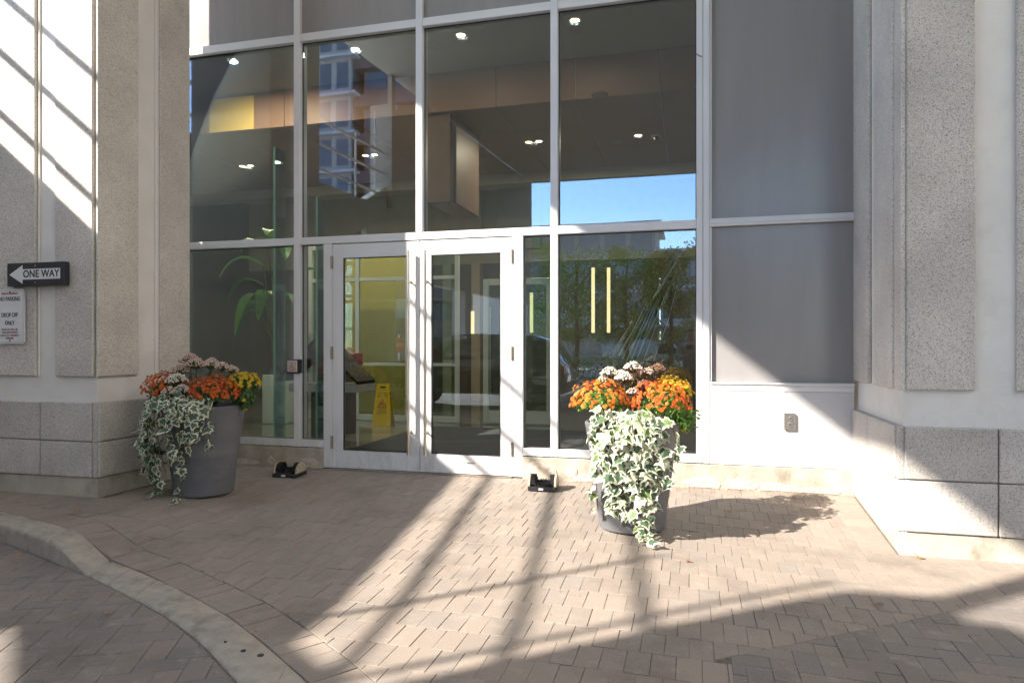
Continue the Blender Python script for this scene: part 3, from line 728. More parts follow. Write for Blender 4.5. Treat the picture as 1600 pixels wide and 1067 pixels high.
for x, z in ((-0.036, 0.062), (0.036, 0.062), (-0.036, -0.062), (0.036, -0.062)): part(kb, 'screw', MB().tube([(x, -0.0255, z), (x, -0.029, z)], 0.004, 8), M['steel'], local=True)

# ------------------------------------------------------------------ boot scrapers
M['bristle'] = mat('brush_bristle', (0.022, 0.020, 0.024), 0.9, var=0.4, vscale=150, bump=1.0, bscale=300)
M['wood_tan'] = mat('brush_wood', (0.42, 0.34, 0.24), 0.7, var=0.15, vscale=30)
def scraper(loc, rz_, lab):
    t = thing('boot_scraper', lab, 'boot scraper', loc, rz_, 'boot scraper brushes beside the doors')
    part(t, 'tray', MB().box(-0.125, 0.125, -0.115, 0.115, 0.004, 0.040), M['black'], bevel=0.004, local=True)
    part(t, 'maker_tag', MB().box(-0.028, 0.012, -0.117, -0.1145, 0.012, 0.030), M['sign_white'], local=True)
    for s_ in (-1, 1):
        prof = [(-0.105, 0.0405)] + [(0.105 * math.cos(R(a)), 0.0405 + 0.095 * math.sin(R(a))) for a in range(170, 0, -12)] + [(0.105, 0.0405)]
        x0, x1 = sorted((s_ * 0.124, s_ * 0.106))
        part(t, 'side_board', MB().prism(prof, 'x', x0, x1), M['wood_tan'], bevel=0.002, local=True)
        bm_ = MB()
        for k in range(26):
            a = R(10 + 160 * k / 25)
            for rr in (0.035, 0.06, 0.085):
                y, z = rr * math.cos(a), 0.044 + rr * math.sin(a)
                ln = rnd.uniform(0.034, 0.048)
                xa, xb = s_ * 0.1055, s_ * (0.1055 - ln)
                e = 0.006
                bm_.box(min(xa, xb), max(xa, xb), y - e, y + e, z - e * .6, z + e * .6)
        o = part(t, 'side_brush', bm_, M['bristle'], local=True)
    bm_ = MB()
    for i in range(9):
        for j in range(12):
            x, y = -0.056 + i * 0.014, -0.095 + j * 0.0172
            bm_.tube([(x, y, 0.038), (x + rnd.uniform(-.006, .006), y + rnd.uniform(-.006, .006), rnd.uniform(0.066, 0.078))], [0.006, 0.004], 5)
    part(t, 'floor_brush', bm_, M['bristle'], local=True)
    return t
scraper((-3.79, -0.425, gz(-3.79, -0.425)), R(6), 'black boot scraper in shade left of the doors')
scraper((-1.262, -0.385, gz(-1.26, -0.385)), R(4), 'boot scraper with tan end boards in sun right of the doors')

# ------------------------------------------------------------------ planters and their plants
M['bloom_orange'] = leaf_mat('orange_petal', (0.66, 0.12, 0.010), (0.74, 0.20, 0.015), 0.6, 0.2)
M['bloom_red'] = leaf_mat('rust_petal', (0.58, 0.07, 0.012), (0.68, 0.13, 0.015), 0.6, 0.2)
M['bloom_amber'] = leaf_mat('amber_petal', (0.62, 0.22, 0.02), (0.70, 0.33, 0.04), 0.6, 0.2)
M['bloom_yellow'] = leaf_mat('yellow_petal', (0.62, 0.42, 0.015), (0.68, 0.50, 0.03), 0.6, 0.2)
M['bloom_pink'] = leaf_mat('sedum_pink', (0.50, 0.30, 0.26), (0.66, 0.54, 0.44), 0.7, 0.1)
M['bloom_cream'] = leaf_mat('sedum_cream', (0.66, 0.56, 0.44), (0.74, 0.70, 0.60), 0.7, 0.1)
M['bloom_brown'] = leaf_mat('sedum_brown', (0.17, 0.085, 0.05), (0.26, 0.15, 0.09), 0.8, 0.1)
M['leaf_mum'] = leaf_mat('mum_leaf', (0.035, 0.085, 0.02), (0.07, 0.15, 0.03), 0.55)
M['leaf_yellowgreen'] = leaf_mat('light_leaf', (0.10, 0.22, 0.03), (0.16, 0.30, 0.05), 0.55)
M['ivy_green'] = leaf_mat('ivy_green', (0.045, 0.085, 0.045), (0.085, 0.135, 0.075), 0.4, 0.15)
M['ivy_light'] = leaf_mat('ivy_light_green', (0.10, 0.17, 0.05), (0.19, 0.27, 0.10), 0.4, 0.2)
M['ivy_cream'] = leaf_mat('ivy_cream', (0.50, 0.50, 0.35), (0.66, 0.66, 0.50), 0.45, 0.2)
M['stem'] = mat('woody_stem', (0.09, 0.055, 0.03), 0.8, var=0.3, vscale=50)
M['stem_green'] = mat('green_stem', (0.08, 0.11, 0.04), 0.7, var=0.3, vscale=50)
def planter(loc, lab, seed):
    t = thing('planter', lab, 'planter', loc, group='tall grey flower planters')
    prof = [(0.0, 0.0), (0.222, 0.0), (0.236, 0.012), (0.262, 0.22), (0.296, 0.48), (0.331, 0.715), (0.338, 0.742), (0.337, 0.756), (0.328, 0.762), (0.314, 0.758), (0.308, 0.74), (0.300, 0.68)]
    part(t, 'pot', MB().lathe(prof, n=56), M['pot'], smooth=True, local=True)
    sm = MB(); n = 28; sm.v.append((0, 0, 0.735))
    r2 = random.Random(seed)
    for rr in (0.12, 0.22, 0.301):
        for k in range(n):
            a = 2 * math.pi * k / n; sm.v.append((rr * math.cos(a), rr * math.sin(a), 0.725 - 0.1 * (rr - 0.12) + r2.uniform(-.008, .008)))
    for k in range(n):
        j = (k + 1) % n; sm.f.append((0, 1 + k, 1 + j)); sm.m.append(0)
        for q in range(2): sm.f.append((1 + q * n + k, 1 + (q + 1) * n + k, 1 + (q + 1) * n + j, 1 + q * n + j)); sm.m.append(0)
    part(t, 'soil', sm, M['soil'], local=True)
    return t
PLc = Vector((-4.055, -1.315, 0)); PLc.z = gz(PLc.x, PLc.y) + 0.001
PRc = Vector((-0.408, -1.335, 0)); PRc.z = gz(PRc.x, PRc.y) + 0.001
planter(PLc, 'grey planter in the shade left of the doors', 1)
planter(PRc, 'grey planter standing in sun right of the doors', 2)
def rotz_to(n_, up=Vector((0, 0, 1)), spin=0.0):
    q = Vector((0, 0, 1)).rotation_difference(n_.normalized())
    return q @ Matrix.Rotation(spin, 3, 'Z').to_quaternion()
# bloom: two whorls of petals and a small button
def bloom_mesh(mt, seed):
    r2 = random.Random(seed); mb = MB()
    for r_, h, cnt, w_, off in ((0.0205, 0.004, 10, 0.0062, 0.0), (0.0135, 0.010, 8, 0.0055, 0.3)):
        for k in range(cnt):
            a = 2 * math.pi * k / cnt + off + r2.uniform(-.1, .1); rr = r_ * r2.uniform(.88, 1.1)
            d = Vector((math.cos(a), math.sin(a), 0)); s_ = Vector((-math.sin(a), math.cos(a), 0)); z = Vector((0, 0, 1))
            mb.quad([d * 0.003 - s_ * w_ * .3 + z * (h * .6), d * rr * .75 - s_ * w_ * .5 + z * (h * 1.1), d * rr + z * (h * 0.8 + r2.uniform(-.002, .003)), d * rr * .75 + s_ * w_ * .5 + z * (h * 1.1), d * 0.003 + s_ * w_ * .3 + z * (h * .6)])
    mb.lathe([(0.0045, 0.009), (0.003, 0.0125), (0.0, 0.013)], n=6)
    return mb.mesh('bloom', mt, fixn=False)
BL = {k: [bloom_mesh(M[k], i) for i in range(3)] for k in ('bloom_orange', 'bloom_red', 'bloom_amber', 'bloom_yellow')}
def small_leaf(mb, p, n_, t_, L, W, m=0):
    n_ = n_.normalized(); s_ = n_.cross(t_).normalized(); t_ = s_.cross(n_).normalized()
    mb.quad([p, p + t_ * L * .4 - s_ * W * .5 + n_ * L * .06, p + t_ * L, p + t_ * L * .4 + s_ * W * .5 + n_ * L * .06], m)
def dirrand(r2): 
    z = r2.uniform(-1, 1); a = r2.uniform(0, 6.283); s_ = math.sqrt(1 - z * z); return Vector((s_ * math.cos(a), s_ * math.sin(a), z))
def mum(loc, rx, ry, rzh, mix, n, lab, seed, cover=1.0, leafmat='leaf_mum'):
    """a mounded chrysanthemum: leafy dome studded with flower heads"""
    r2 = random.Random(seed)
    t = thing('chrysanthemum', lab, 'chrysanthemum', loc, r2.uniform(0, 6), 'potted chrysanthemums in the planters')
    lm = MB()
    for k in range(620):
        d = dirrand(r2); d.z = abs(d.z) * 1.0 - 0.35
        q = r2.uniform(0.55, 0.93)
        p = Vector((d.x * rx * q, d.y * ry * q, d.z * rzh * q))
        small_leaf(lm, p, (d + dirrand(r2) * .6), dirrand(r2) + Vector((0, 0, -.3)), r2.uniform(.022, .04), r2.uniform(.012, .02))
    for k in range(16):
        d = dirrand(r2); lm.tube([(0, 0, -rzh * .8), (d.x * rx * .5, d.y * ry * .5, abs(d.z) * rzh * .5)], 0.003, 4)
    o = part(t, 'foliage', lm, M[leafmat], local=True, fixn=False); o['kind'] = 'stuff'
    gold = math.pi * (3 - math.sqrt(5)); i = 0
    ks = list(mix)
    while i < n:
        zz = 1 - (i + .5) / n * 1.12 * cover
        a = i * gold + r2.uniform(-.35, .35); i += 1
        s_ = math.sqrt(max(0, 1 - zz * zz)); d = Vector((s_ * math.cos(a), s_ * math.sin(a), zz))
        if r2.random() < 0.06: continue
        q = r2.uniform(.93, 1.08) * (1 + .22 * noise.noise(d * 2.3 + Vector((seed, 0, 0))))
        kind = r2.choices(ks, [mix[k] for k in ks])[0]
        o = link('bloom', r2.choice(BL[kind]), t, (d.x * rx * q, d.y * ry * q, d.z * rzh * q))
        nrm = Vector((d.x / rx, d.y / ry, d.z / rzh)).normalized() + dirrand(r2) * .35 + Vector((0, 0, .15))
        o.rotation_mode = 'QUATERNION'; o.rotation_quaternion = rotz_to(nrm, spin=r2.uniform(0, 6))
        sc = r2.uniform(.60, 1.0); o.scale = (sc, sc, sc)
    return t
zL, zR = PLc.z, PRc.z
mum((-4.37, -1.40, zL + .875), .20, .17, .155, {'bloom_orange': 3, 'bloom_red': 3, 'bloom_amber': .4}, 262, 'rust orange chrysanthemum at the left of the shaded planter', 11)
mum((-3.865, -1.44, zL + .855), .215, .17, .150, {'bloom_red': 5, 'bloom_orange': 3}, 282, 'red orange chrysanthemum over the front rim of the shaded planter', 12)
mum((-3.80, -1.13, zL + .905), .155, .14, .13, {'bloom_yellow': 1}, 165, 'yellow chrysanthemum at the back right of the shaded planter', 13, .85, 'leaf_mum')
mum((-0.615, -1.42, zR + .895), .215, .18, .165, {'bloom_amber': 5, 'bloom_orange': 3, 'bloom_red': .6}, 269, 'amber orange chrysanthemum at the left of the sunlit planter', 14, leafmat='leaf_yellowgreen')
mum((-0.205, -1.42, zR + .890), .205, .175, .165, {'bloom_orange': 4, 'bloom_red': 4, 'bloom_amber': 1.5}, 262, 'orange red chrysanthemum at the right of the sunlit planter', 15, leafmat='leaf_yellowgreen')
mum((-0.13, -1.14, zR + .95), .16, .14, .12, {'bloom_yellow': 5, 'bloom_amber': 2}, 172, 'golden yellow chrysanthemum at the back of the sunlit planter', 16, .85)
def sedum(name, loc, heads, mats, lab, seed, h0):
    """stonecrop: upright stems, fleshy leaves, domed heads of tiny flowers"""
    r2 = random.Random(seed)
    t = thing('stonecrop', lab, 'stonecrop', loc, group='stonecrop plants in the planters')
    st = MB(); lf = MB()
    for (x, y, z, r_, mk) in heads:
        r_ *= 1.24 if seed == 31 else 1.12
        st.tube([(x * .35, y * .35, -0.06), (x * .8, y * .8, z * .55), (x, y, z)], [.006, .005, .004], 6)
        for k in range(7):
            f = r2.uniform(.3, .92); p = Vector((x * (.35 + .65 * f), y * (.35 + .65 * f), z * f)); a = r2.uniform(0, 6.28)
            small_leaf(lf, p, Vector((math.cos(a), math.sin(a), 1.2)), Vector((math.cos(a), math.sin(a), .3)), .05, .024)
        hm = MB()
        for k in range(int(78 * (r_ / .06) ** 2)):
            q = math.sqrt(r2.random()); a = r2.uniform(0, 6.28)
            px, py = q * r_ * math.cos(a), q * r_ * math.sin(a); pz = (1 - q * q) * r_ * .72 + r2.uniform(-.006, .006)
            e = r2.uniform(.006, .0095)
            b = len(hm.v); c = Vector((px, py, pz))
            for v in ((e, 0, 0), (-e, 0, 0), (0, e, 0), (0, -e, 0), (0, 0, e), (0, 0, -e)):
                hm.v.append(tuple(c + Vector(v) + Vector((x, y, z))))
            for f in ((0, 2, 4), (2, 1, 4), (1, 3, 4), (3, 0, 4), (2, 0, 5), (1, 2, 5), (3, 1, 5), (0, 3, 5)): hm.f.append(tuple(b + i for i in f)); hm.m.append(0)
            if k % 3 == 0: st.tube([(x, y, z - .03), (x + px, y + py, z + pz - .004)], .0022, 4, cap=False)
        part(t, 'flower_head', hm, M[mk], local=True, fixn=False)
    part(t, 'stems', st, M['stem'] if seed == 32 else M['stem_green'], local=True)
    o = part(t, 'leaves', lf, M['leaf_mum'] if seed == 31 else M['bloom_brown'], local=True, fixn=False); o['kind'] = 'stuff'
    return t
sedum('stonecrop', (-4.10, -1.30, zL + .80), [(-.10, -.02, .33, .075, 'bloom_pink'), (.0, -.06, .29, .075, 'bloom_pink'), (-.16, -.06, .24, .07, 'bloom_pink'), (-.10, -.17, .16, .075, 'bloom_cream'), (.10, .0, .29, .055, 'bloom_pink'), (.19, .03, .27, .055, 'bloom_pink'), (.27, .05, .25, .05, 'bloom_pink'), (-.02, -.20, .08, .06, 'bloom_cream'), (.05, .08, .31, .05, 'bloom_pink'), (-.13, -.22, .07, .055, 'bloom_cream')], None, 'pale pink stonecrop standing up in the shaded planter', 31, .3)
sedum('stonecrop', (-0.42, -1.30, zR + .80), [(-.15, -.02, .30, .062, 'bloom_cream'), (-.19, .0, .25, .05, 'bloom_cream'), (.02, -.02, .34, .062, 'bloom_cream'), (-.04, -.07, .27, .06, 'bloom_cream'), (.12, .02, .31, .045, 'bloom_pink'), (.19, .06, .33, .055, 'bloom_brown'), (.05, .08, .28, .05, 'bloom_brown'), (-.08, .08, .29, .045, 'bloom_pink'), (.03, -.14, .17, .045, 'bloom_pink'), (.10, -.06, .22, .05, 'bloom_brown')], None, 'cream headed stonecrop with brown stems in the sunlit planter', 32, .3)
# leafy fillers at the right hand rims
def filler(loc, r_, n, mt, lab, name, cat, seed, yellow=0):
    r2 = random.Random(seed); t = thing(name, lab, cat, loc)
    lm = MB()
    for k in range(n):
        d = dirrand(r2); q = r2.uniform(.3, 1)
        small_leaf(lm, Vector((d.x * r_ * q, d.y * r_ * q, d.z * r_ * .9 * q)), d + dirrand(r2) * .5, dirrand(r2) + d, r2.uniform(.03, .055), r2.uniform(.02, .034))
    o = part(t, 'foliage', lm, M[mt], local=True, fixn=False); o['kind'] = 'stuff'
    for k in range(yellow):
        d = dirrand(r2); d.y = -abs(d.y)
        b = link('bloom', r2.choice(BL['bloom_yellow']), t, d * r_ * .9); b.rotation_mode = 'QUATERNION'; b.rotation_quaternion = rotz_to(d)
filler((-3.70, -1.25, zL + .80), .10, 240, 'leaf_mum', 'small green filler plant with two yellow flowers at the rim of the shaded planter', 'filler_plant', 'plant', 41, 6)
filler((-0.045, -1.32, zR + .79), .105, 300, 'leaf_yellowgreen', 'bright green filler plant at the right rim of the sunlit planter', 'filler_plant', 'plant', 42, 3)
# variegated ivy: one mesh per leaf form, green centre inside a cream margin
def ivy_leaf(seed, cream, light):
    r2 = random.Random(seed)
    base = [(0, -0.02), (.24, -.16), (.50, -.02), (.38, .18), (.56, .42), (.30, .46), (.16, .68), (0, 1.0), (-.16, .68), (-.30, .46), (-.56, .42), (-.38, .18), (-.50, -.02), (-.24, -.16)]
    out = [(x * r2.uniform(.88, 1.12), y * r2.uniform(.92, 1.08)) for x, y in base]
    c = (0, .3); k = 1 - cream
    inn = [(c[0] + (x - c[0]) * k * r2.uniform(.82, 1.1), c[1] + (y - c[1]) * k * r2.uniform(.82, 1.1)) for x, y in out]
    cup = r2.uniform(.10, .28); droop = r2.uniform(.1, .35)
    f = lambda x, y: (x, y, -cup * abs(x) * 0.9 - droop * max(0, y - .3) ** 2 + 0.06 * math.sin(x * 7 + seed))
    mb = MB(); n = len(out)
    mb.v.append(f(*c)); mb.v += [f(*p) for p in inn] + [f(*p) for p in out]
    for i in range(n):
        j = (i + 1) % n
        mb.f.append((0, 1 + i, 1 + j)); mb.m.append(0)
        mb.f.append((1 + i, 1 + n + i, 1 + n + j, 1 + j)); mb.m.append(1)
    return mb.mesh('leaf', [M['ivy_light'] if light else M['ivy_green'], M['ivy_cream']], fixn=False)
IVD = [ivy_leaf(i, .22 + .04 * (i % 4), False) for i in range(8)]
IVL = [ivy_leaf(20 + i, (.26, .36, .30, .70, .24, .45, .85, .30)[i % 8], i % 3 != 1) for i in range(8)]
def pot_r(z): return 0.236 + 0.102 * max(0, min(1, z / 0.745))
def ivy(c, strands, leaves, size, lab, seed, vine_mt, limit=300):
    r2 = random.Random(seed); t = thing('ivy', lab, 'ivy', c, group='variegated ivy trailing from the planters')
    vm = MB(); spots = []
    for (phi, bulge, zend, wig, ground_run, gdir) in strands:
        a = R(phi); pts = []
        s_in = Vector((math.cos(a), math.sin(a), 0))
        pts.append((s_in * .22, .74)); pts.append((s_in * .30, r2.uniform(.80, .89))); 
        n = max(3, int((.80 - zend) / .05))
        ph = r2.uniform(0, 6)
        for k in range(n + 1):
            f = k / n; z = .80 + (zend - .80) * f
            off = .028 + bulge * math.sin(min(1, f * 1.25 + .15) * math.pi * .62) * (1 if f < .75 else 1 - (f - .75) * 1.2)
            aa = a + R(wig) * math.sin(f * 4 + ph) * .5 + R(wig) * f * .6
            pts.append((Vector((math.cos(aa), math.sin(aa), 0)) * (pot_r(z) + off), z))
        if ground_run:
            last = pts[-1][0]
            for k in range(1, int(ground_run / .05) + 1):
                d = Vector((math.cos(R(gdir)), math.sin(R(gdir)), 0)) * .05 * k
                pts.append((last + d + Vector((r2.uniform(-.015, .015), r2.uniform(-.015, .015), 0)), .018 + .015 * (k % 2)))
        P3 = [Vector((p.x, p.y, z)) for p, z in pts]
        vm.tube(P3, .0026, 4)
        for p, q in zip(P3[0:], P3[1:]):
            L = (q - p).length
            m_ = max(1, round(L / leaves))
            for k in range(m_): spots.append((p.lerp(q, (k + r2.random()) / m_), (q - p).normalized()))
    part(t, 'vine', vm, M[vine_mt], local=True)
    r2.shuffle(spots)
    for p, d in spots[:limit]:
        rad = Vector((p.x, p.y, 0)).normalized()
        side = Vector((-rad.y, rad.x, 0)) * r2.uniform(-1, 1)
        n_ = (rad * r2.uniform(.4, 1.0) + Vector((0, 0, r2.uniform(.0, .95))) + side * .8 + dirrand(r2) * .3)
        if p.z < .05: n_ = Vector((r2.uniform(-.5, .5), r2.uniform(-.6, .1), 1))
        n_.normalize()
        tip = (Vector((0, 0, -1)) + side * .9 + dirrand(r2) * .35); tip = (tip - n_ * tip.dot(n_)).normalized()
        sx = tip.cross(n_)
        mt = Matrix((sx, tip, n_)).transposed()
        o = link('leaf', r2.choice(size[1]), t, p + rad * r2.uniform(-.01, .045) + Vector((0, 0, .006)))
        o.rotation_mode = 'QUATERNION'; o.rotation_quaternion = mt.to_quaternion()
        sc = r2.uniform(*size[0]) * (0.8 if p.z < .25 else 1); o.scale = (sc * r2.uniform(.78, 1.12), sc, sc * r2.uniform(.4, 2.2))
    return t
r3 = random.Random(5)
st = []
for k in range(27):
    phi = -205 + 158 * (k + r3.random()) / 27
    zend = r3.uniform(.26, .52)
    if -175 < phi < -110 and k % 3 != 0: zend = r3.uniform(.04, .2)
    if -110 <= phi < -85 and k % 3 == 0: zend = r3.uniform(.1, .3)
    st.append((phi, r3.uniform(.02, .13) + (.05 if phi < -120 else 0), zend, r3.uniform(-9, 9), 0, 0))
st += [(-152, .13, .03, 5, .10, -120), (-140, .10, .02, 3, .12, -100), (-168, .15, .03, 4, 0, 0), (-130, .12, .02, -4, .06, -95), (-118, .09, .04, 3, 0, 0), (-76, .05, .02, -8, .0, 0), (-84, .05, .01, -4, .24, -50), (-44, .0, .42, -2, 0, 0), (-53, .02, .60, 0, 0, 0), (-160, .15, .05, 0, 0, 0)]
ivy(PLc, st, .043, ((.05, .108), IVD), 'dark green and cream ivy hanging from the shaded planter', 51, 'stem_green')
st = []
for k in range(13):
    phi = -128 + 62 * (k + r3.random()) / 13
    zend = r3.uniform(.22, .62)
    if -120 < phi < -62 and k % 2: zend = r3.uniform(.08, .28)
    st.append((phi, r3.uniform(.01, .07), zend, r3.uniform(-10, 10), 0, 0))
st += [(-96, .05, .12, 12, 0, 0), (-84, .05, .04, 10, .06, -60), (-74, .06, .03, 6, .16, -95), (-66, .06, .02, 4, .20, -85), (-110, .03, .16, -3, 0, 0), (-52, .09, .36, 14, 0, 0), (-128, .02, .15, -8, 0, 0), (-58, .05, .22, 8, 0, 0)]
ivy(PRc, st, .052, ((.05, .118), IVL + IVD[:3]), 'white and light green ivy spilling down the sunlit planter', 52, 'stem')

# dried stalks wrapped in clear film, standing in the sunlit planter
def film_mat():
    m = bpy.data.materials.new('clear_film'); m.use_nodes = True; t = m.node_tree; L = t.links.new
    for n in list(t.nodes): t.nodes.remove(n)
    o = N(t, 'ShaderNodeOutputMaterial'); mx = N(t, 'ShaderNodeMixShader'); tr = N(t, 'ShaderNodeBsdfTransparent'); tr.inputs[0].default_value = (.97, .97, .96, 1)
    pb = N(t, 'ShaderNodeBsdfPrincipled'); pb.inputs['Base Color'].default_value = (.75, .75, .72, 1); pb.inputs['Roughness'].default_value = .15
    lw = N(t, 'ShaderNodeLayerWeight'); lw.inputs[0].default_value = .35
    ma = N(t, 'ShaderNodeMath', operation='MULTIPLY_ADD', use_clamp=True); ma.inputs[1].default_value = .38; ma.inputs[2].default_value = .03
    L(lw.outputs['Facing'], ma.inputs[0]); L(ma.outputs[0], mx.inputs[0]); L(tr.outputs[0], mx.inputs[1]); L(pb.outputs[0], mx.inputs[2]); L(mx.outputs[0], o.inputs[0]); return m
M['film'] = film_mat()
M['film_crease'] = mat('film_crease', (0.78, 0.79, 0.76), 0.25, spec=.8)
M['straw'] = leaf_mat('dry_straw', (0.34, 0.27, 0.08), (0.52, 0.44, 0.16), .7, .2)
M['straw_dark'] = leaf_mat('dry_seed_head', (0.22, 0.14, 0.05), (0.34, 0.24, 0.10), .8, .15)
bs = thing('wrapped_stalks', 'tall dried stalks wrapped in clear film just inside the right window', 'dried stalks', (-0.56, 0.45, 0.5))
bs.scale = (1.31, 1.31, 1.31)
vz = thing('floor_vase', 'dark floor vase holding the dried stalks behind the sunlit planter', 'vase', (-0.56, 0.45, 0.0))
part(vz, 'vase_body', MB().lathe([(0.0, 0.008), (0.11, 0.008), (0.15, 0.2), (0.13, 0.42), (0.07, 0.56), (0.085, 0.62), (0.06, 0.6), (0.05, 0.5), (0.0, 0.45)], n=28), M['pot'], smooth=True, local=True)
r2 = random.Random(77); sm = MB(); hd = MB()
for k in range(60):
    a = r2.uniform(0, 6.28); q = math.sqrt(r2.random())
    top = Vector((0.20 + q * .19 * math.cos(a), .02 + q * .09 * math.sin(a), 1.10 + r2.uniform(-.26, .12) + .26 * q * math.cos(a)))
    mid = Vector((.035 + .06 * q * math.cos(a), .05 * q * math.sin(a), .55))
    sm.tube([(q * .02 * math.cos(a), q * .02 * math.sin(a), 0), mid, top], [.0035, .003, .0015], 4)
    for j in range(40):
        f = r2.uniform(.15, 1.05) ** .8; p = mid.lerp(top, f) + dirrand(r2) * .03
        small_leaf(hd if f > .62 and r2.random() < .7 else sm, p, dirrand(r2), (top - mid).normalized() + dirrand(r2) * .6, r2.uniform(.03, .07), r2.uniform(.008, .018))
part(bs, 'stalks', sm, M['straw'], local=True, fixn=False)['kind'] = 'stuff'
part(bs, 'seed_heads', hd, M['straw_dark'], local=True, fixn=False)['kind'] = 'stuff'
fm = MB(); n = 36
prof = [(0.0, .26, .03), (0.0, .36, .07), (-.01, .48, .11), (0.0, .6, .12), (.04, .70, .115), (.085, .80, .10), (.14, .90, .075), (.20, .98, .05), (.27, 1.06, .03), (.34, 1.16, .016)]
for (cx, z, r_) in prof:
    for k in range(n):
        a = 2 * math.pi * k / n
        q = 1 + .32 * noise.noise(Vector((math.cos(a) * 2.2, math.sin(a) * 2.2, z * 2.5))) + .10 * noise.noise(Vector((math.cos(a) * 7, math.sin(a) * 7, z * 4)))
        fm.v.append((cx + r_ * q * math.cos(a) * 1.1, r_ * q * math.sin(a) * .8, z + .10 * math.cos(a) * (1 if .4 < z < 1 else 0) + .04 * noise.noise(Vector((k * .7, z * 6, 3)))))
for i in range(len(prof) - 1):
    for k in range(n):
        j = (k + 1) % n; fm.f.append((i * n + k, i * n + j, (i + 1) * n + j, (i + 1) * n + k)); fm.m.append(0)
part(bs, 'film_wrap', fm, M['film'], local=True, smooth=True, fixn=False)
cm = MB()
for k in range(11):
    p0 = Vector((-.12 + .028 * k + r2.uniform(-.012, .012), -.11, .50 + r2.uniform(-.04, .05))); p1 = Vector((.10 + .026 * k, -.09, .84 + .030 * k + r2.uniform(-.04, .04)))
    w0 = r2.uniform(.0016, .0055)
    cm.tube([p0, p0.lerp(p1, .5) + Vector((.014 * math.sin(k * 2), -.01, .012 * math.cos(k))), p1], [w0, w0 * .8, .0005], 4)
for k in range(3):
    p0 = Vector((.16 + .02 * k, -.09, .92 + .02 * k)); cm.tube([p0, p0 + Vector((.09, -.0, .15)), p0 + Vector((.19 - .01 * k, .01, .30))], [.0026, .0018, .0006], 4)
part(bs, 'film_crease', cm, M['film_crease'], local=True)

# a few fallen leaves on the paving
M['leaf_fall'] = leaf_mat('fallen_leaf', (0.36, 0.13, 0.035), (0.42, 0.24, 0.08), .7, .1)
def fallen(x, y, sz, lab, seed):
    r2 = random.Random(seed); mb = MB(); n = 9
    z = (rz(x, y) if y < kerb_y(x) else gz(x, y))
    mb.v.append((0, 0, .006 + sz * .1))
    for k in range(n):
        a = 6.283 * k / n; q = sz * r2.uniform(.55, 1.1) * (1 + .3 * math.cos(a)); mb.v.append((q * math.cos(a) * .5, q * math.sin(a) * .32, .005 + r2.uniform(0, sz * .3)))
    for k in range(n): mb.f.append((0, 1 + k, 1 + (k + 1) % n)); mb.m.append(0)
    o = link('fallen_leaf', mb.mesh('fallen_leaf', M['leaf_fall'], fixn=False), None, (x, y, z)); o.rotation_euler = (0, 0, r2.uniform(0, 6)); reg(o, (x, y, z))
    tag(o, lab, 'leaf', 'fallen autumn leaves on the paving')
def un(u, v, z):
    a = (u - 800) / 1067; d = Vector((a * math.cos(YAW) - math.sin(YAW), a * math.sin(YAW) + math.cos(YAW), (542 - v) / 1067)); t_ = (z - 1.25) / d.z; return CAM + d * t_
LEAVES = [(-4.46, -2.19, .07, 'reddish fallen leaf on the paving just behind the raised kerb'), (-3.93, -1.93, .05, 'fallen leaf on paving left of the trailing ivy tip'), (-3.08, -2.22, .045, 'fallen leaf in the middle of the shaded paving'), (-2.55, -2.3, .05, 'orange fallen leaf halfway between kerb and doors'), (-3.55, -2.62, .05, 'brown fallen leaf on the paving beside the kerb drop'), (0.30, -0.72, .06, 'curled fallen leaf lying in the sunlit planter shadow'), (0.98, -2.3, .07, 'fallen leaf near the shadow edge at the right'), (-2.88, -3.50, .05, 'fallen leaf on the driveway against the flush kerb'), (1.45, -1.36, .07, 'fallen leaf leaning at the foot of the right pillar'), (-4.25, -2.84, .045, 'fallen leaf in the gutter below the raised kerb'), (-0.02, -1.96, .05, 'pale fallen leaf on sunlit paving beside the planter')]
for i, (x, y, s_, lab) in enumerate(LEAVES): fallen(x, y, s_, lab, 60 + i)

# ------------------------------------------------------------------ lobby behind the glass
M['tile'] = mat('polished_floor', (0.17, 0.18, 0.16), 0.06, var=0.12, vscale=2, spec=0.6)
M['mat_floor'] = mat('entrance_mat', (0.035, 0.036, 0.036), 0.95, var=0.2, vscale=90, bump=0.5, bscale=250)
M['ceil_grey'] = mat('painted_ceiling', (0.36, 0.33, 0.275), 0.8, var=0.04)
M['pocket'] = mat('ceiling_pocket', (0.10, 0.10, 0.095), 0.8)
M['wood_ceil'] = mat('wood_veneer', (0.30, 0.175, 0.115), 0.5, var=0.18, vscale=14, stretch=(9, 1, 9))
M['wood_yellow'] = mat('golden_veneer', (0.60, 0.42, 0.10), 0.45, var=0.16, vscale=10, stretch=(7, 7, 0.4))
M['wood_dark'] = mat('dark_veneer', (0.15, 0.095, 0.062), 0.5, var=0.2, vscale=12, stretch=(9, 9, .5))
M['wood_sunlit'] = mat('sunlit_veneer_colour', (0.85, 0.62, 0.16), 0.45, var=0.12, vscale=10, stretch=(9, 9, 0.4))  # veneer with the sunlight put into its colour
M['wall_beige'] = mat('lobby_wall', (0.42, 0.38, 0.27), 0.8, var=0.05)
M['wall_dark'] = mat('lobby_dark_wall', (0.13, 0.115, 0.10), 0.7, var=0.1)
M['frame_in'] = mat('inner_frame', (0.62, 0.70, 0.65), 0.4, var=0.03)
M['lamp'] = emit('lamp_face', (1.0, 0.80, 0.45), 5.0)
M['lamp_bar'] = emit('wall_light_face', (1.0, 0.82, 0.45), 0.22)
lob = solo('lobby_floor', MB().box(-11, 6, 0.13, 9.2, -0.2, -0.004), M['tile'], 'polished dark tile floor of the lobby behind the glass', 'floor', 'structure')
